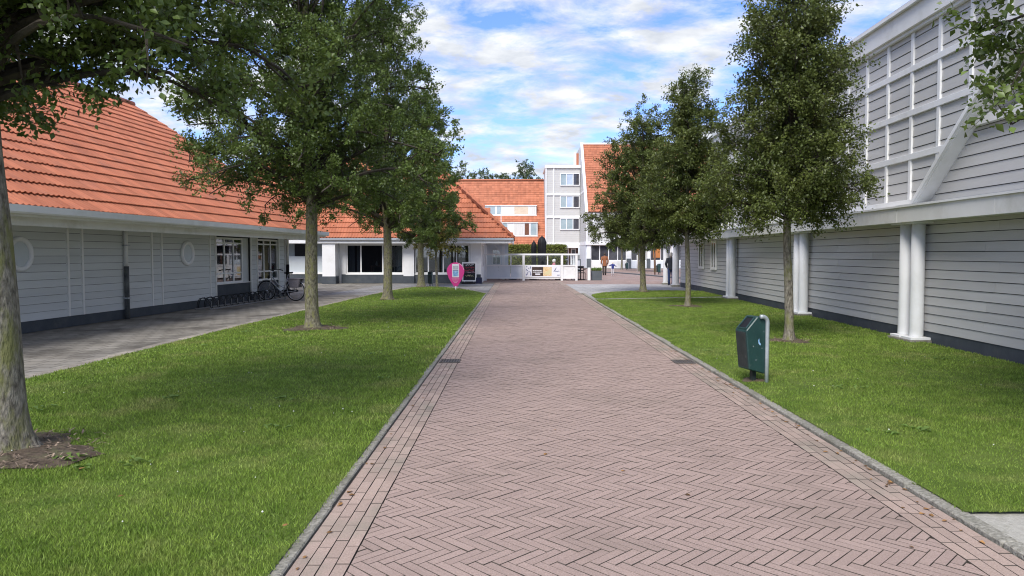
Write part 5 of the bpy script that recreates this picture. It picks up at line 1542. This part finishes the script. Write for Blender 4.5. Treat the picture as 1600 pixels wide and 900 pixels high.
def figure(label, loc, rz, H, pose, top_m, leg_m, hair_m, shoe_m, coat_len=.0, hat=False, hairlong=False):
    """standing or walking figure facing local +y; pose gives limb offsets in units of H"""
    def S(*p): return tuple(c * H for c in p)
    J = {'pelvis': S(0, 0, .53, .075, .058), 'belly': S(0, .0, .62, .070, .052), 'chest': S(0, 0, .73, .085, .058), 'neck': S(0, 0, .835, .034, .034), 'jaw': S(0, .008, .872, .038, .042), 'skull': S(0, .0, .93, .046, .054), 'crown': S(0, -.004, .972, .034, .040)}
    E = [('pelvis', 'belly'), ('belly', 'chest'), ('chest', 'neck'), ('neck', 'jaw'), ('jaw', 'skull'), ('skull', 'crown')]
    J['nose'] = S(0, .062, .915, .010); E.append(('skull', 'nose'))
    for sd, sx in (('l', -1), ('r', 1)):
        J['ear' + sd] = S(sx * .052, -.004, .918, .010); E.append(('skull', 'ear' + sd))
        a = pose['arm' + sd]; l = pose['leg' + sd]
        J['sh' + sd] = S(sx * .105, 0, .80, .036); J['el' + sd] = S(*a[0], .027); J['wr' + sd] = S(*a[1], .019)
        d = Vector(a[1]) - Vector(a[0]); d.normalize(); hp = Vector(a[1]) + d * .045
        J['ha' + sd] = S(*hp, .020, .012); E += [('chest', 'sh' + sd), ('sh' + sd, 'el' + sd), ('el' + sd, 'wr' + sd), ('wr' + sd, 'ha' + sd)]
        for fi in range(4):
            off = Vector((0, (fi - 1.5) * .012, 0)); fp = hp + d * (.040 - abs(fi - 1.4) * .005) + off + Vector((-sx * .006, 0, 0)); J['f%d%s' % (fi, sd)] = S(*fp, .0052); E.append(('ha' + sd, 'f%d%s' % (fi, sd)))
        fp = Vector(a[1]) + d * .035 + Vector((-sx * .012, .026, 0)); J['th' + sd] = S(*fp, .006); E.append(('ha' + sd, 'th' + sd))
        J['hi' + sd] = S(sx * .052, 0, .50, .056); J['kn' + sd] = S(*l[0], .036); J['an' + sd] = S(*l[1], .022)
        E += [('pelvis', 'hi' + sd), ('hi' + sd, 'kn' + sd), ('kn' + sd, 'an' + sd)]
        t_ = l[2]; J['to' + sd] = S(*t_, .018, .014); E.append(('an' + sd, 'to' + sd))
    body = skinmesh('person', J, E, M['skin'], None, loc, rz)
    tag(body, label, 'person')
    P = lambda n: J[n][:3]
    c = MB()
    hem = .53 - coat_len
    loft(c, [(0, 0, hem * H, .100 * H, .075 * H), (0, 0, (hem + .03) * H, .102 * H, .078 * H), (0, 0, .56 * H, .094 * H, .074 * H), (0, 0, .64 * H, .090 * H, .068 * H), (0, 0, .72 * H, .104 * H, .074 * H), (0, -.004 * H, .78 * H, .112 * H, .070 * H), (0, -.006 * H, .815 * H, .085 * H, .058 * H), (0, -.004 * H, .85 * H, .046 * H, .046 * H)])
    for sd in 'lr':
        a, b_, d_ = Vector(P('sh' + sd)), Vector(P('el' + sd)), Vector(P('wr' + sd))
        c.tube([a + Vector((-a.x * .25, 0, .0)), a, a.lerp(b_, .5), b_, b_.lerp(d_, .5), d_], [.044 * H, .046 * H, .041 * H, .037 * H, .033 * H, .029 * H], 10)
    c.build('coat', top_m, body, smooth=True)
    t_ = MB()
    loft(t_, [(0, 0, .44 * H, .088 * H, .06 * H), (0, 0, .50 * H, .092 * H, .066 * H), (0, 0, .57 * H, .086 * H, .064 * H)])
    for sd in 'lr':
        a, b_, d_ = Vector(P('hi' + sd)), Vector(P('kn' + sd)), Vector(P('an' + sd))
        t_.tube([a + Vector((0, 0, .02 * H)), a.lerp(b_, .4), b_, b_.lerp(d_, .4), d_ - Vector((0, 0, .012 * H))], [.058 * H, .053 * H, .042 * H, .040 * H, .034 * H], 10)
    t_.build('trousers', leg_m, body, smooth=True)
    for sd in 'lr':
        a, q = Vector(P('an' + sd)), Vector(P('to' + sd))
        sh = MB(); sh.tube([Vector((a.x, a.y - .035 * H, .020 * H)), Vector((a.x, a.y - .02 * H, .026 * H)), Vector((a.x, a.y + .02 * H, .028 * H)), q, q + Vector((0, .018 * H, -.003 * H))], [.010 * H, .024 * H, .026 * H, .022 * H, .008 * H], 8); sh.build('shoe', shoe_m, body, smooth=True)
    hr = MB()
    loft(hr, [(0, -.030 * H, .872 * H, .026 * H, .018 * H), (0, -.020 * H, .89 * H, .046 * H, .042 * H), (0, -.014 * H, .92 * H, .056 * H, .054 * H), (0, -.010 * H, .955 * H, .056 * H, .058 * H), (0, -.006 * H, .985 * H, .042 * H, .046 * H), (0, -.004 * H, .999 * H, .016 * H, .018 * H)])
    hr.build('hair', hair_m, body, smooth=True)
    return body
walk = {'arml': [(-.150, -.04, .64), (-.150, .02, .51)], 'armr': [(.155, .02, .64), (.145, .05, .50)],
        'legl': [(-.055, .03, .28), (-.055, -.03, .045), (-.058, .035, .018)], 'legr': [(.05, .03, .28), (.05, .06, .045), (.053, .13, .018)]}
stand = {'arml': [(-.155, -.02, .64), (-.12, .07, .55)], 'armr': [(.155, -.02, .64), (.12, .07, .55)],
         'legl': [(-.055, .01, .28), (-.055, -.0, .045), (-.062, .07, .018)], 'legr': [(.055, .01, .28), (.055, .0, .045), (.062, .07, .018)]}
toddler = {'arml': [(-.19, .02, .72), (-.27, .04, .74)], 'armr': [(.18, .03, .70), (.27, .03, .69)],
           'legl': [(-.06, .02, .26), (-.065, -.02, .05), (-.07, .05, .022)], 'legr': [(.06, .03, .26), (.065, .04, .05), (.07, .11, .022)]}
figure('person walking away in a brown coat and dark trousers', (6.78, 56.5, -.012), R(4), 1.72, walk, M['coat_brown'], M['trouser_dark'], M['hair_dark'], M['black'], coat_len=.13)
figure('small child in blue jacket and pale trousers beside the brown coat', (7.28, 55.6, -.012), R(-5), 1.02, toddler, M['jacket_blue'], M['trouser_pale'], M['hair_light'], M['white'], coat_len=.03)
figure('person in dark jacket and jeans half hidden behind the portico column', (8.02, 38.25, -.012), R(-8), 1.70, stand, M['jacket_navy'], M['jeans'], M['hair_light'], M['black'], coat_len=.06)
# seated guest
H = 1.65
def seated(label, loc, rz):
    J = {'pelvis': (0, 0, .52, .14, .12), 'belly': (0, .03, .68, .13, .11), 'chest': (0, .07, .88, .15, .11), 'neck': (0, .10, 1.05, .055, .055), 'jaw': (0, .13, 1.11, .062, .068), 'skull': (0, .13, 1.20, .075, .088), 'crown': (0, .12, 1.27, .055, .065), 'nose': (0, .235, 1.17, .016)}
    E = [('pelvis', 'belly'), ('belly', 'chest'), ('chest', 'neck'), ('neck', 'jaw'), ('jaw', 'skull'), ('skull', 'crown'), ('skull', 'nose')]
    for s, sx in (('l', -1), ('r', 1)):
        J['sh' + s] = (sx * .18, .08, .98, .06); J['el' + s] = (sx * .22, .16, .74, .045); J['wr' + s] = (sx * .12, .38, .77, .032); J['ha' + s] = (sx * .08, .45, .77, .032, .02)
        J['hi' + s] = (sx * .09, .04, .50, .09); J['kn' + s] = (sx * .10, .44, .50, .06); J['an' + s] = (sx * .10, .46, .08, .04); J['to' + s] = (sx * .10, .58, .035, .035, .025)
        E += [('chest', 'sh' + s), ('sh' + s, 'el' + s), ('el' + s, 'wr' + s), ('wr' + s, 'ha' + s), ('pelvis', 'hi' + s), ('hi' + s, 'kn' + s), ('kn' + s, 'an' + s), ('an' + s, 'to' + s)]
        for fi in range(4):
            J['f%d%s' % (fi, s)] = (sx * .08 - sx * .06 + sx * .0, .45 + .065 + (fi - 2) * .005, .765 + (fi - 1.5) * .012, .008); E.append(('ha' + s, 'f%d%s' % (fi, s)))
        J['th' + s] = (sx * .075, .47, .81, .010); E.append(('ha' + s, 'th' + s))
    body = skinmesh('person', J, E, M['skin'], None, loc, rz); tag(body, label, 'person')
    c = MB(); loft(c, [(0, 0, .46, .17, .14), (0, .01, .56, .17, .14), (0, .04, .70, .16, .13), (0, .07, .86, .19, .13), (0, .09, .97, .19, .11), (0, .10, 1.03, .11, .085), (0, .11, 1.07, .07, .068)])
    P = lambda n: Vector(J[n][:3])
    for sd in 'lr': c.tube([P('sh' + sd) * .9 + Vector((0, .01, .1)), P('sh' + sd), P('sh' + sd).lerp(P('el' + sd), .5), P('el' + sd), P('el' + sd).lerp(P('wr' + sd), .6), P('wr' + sd)], [.06, .075, .07, .062, .052, .045], 10)
    c.build('shirt', M['pinkshirt'], body, smooth=True)
    t_ = MB()
    for sd in 'lr': t_.tube([P('hi' + sd), P('hi' + sd).lerp(P('kn' + sd), .5), P('kn' + sd), P('kn' + sd) + Vector((0, .03, -.12)), P('an' + sd)], [.10, .09, .075, .065, .05], 10)
    t_.build('trousers', M['trouser_dark'], body, smooth=True)
    hr = MB(); loft(hr, [(0, .07, 1.09, .05, .03), (0, .085, 1.12, .085, .075), (0, .10, 1.18, .105, .105), (0, .11, 1.25, .105, .11), (0, .115, 1.30, .08, .085), (0, .12, 1.325, .03, .03)]); hr.build('hair', M['clover'], body, smooth=True)
seated('seated guest with white hair and pink top behind the terrace fence', (2.28, 46.3, -.03), R(-90))
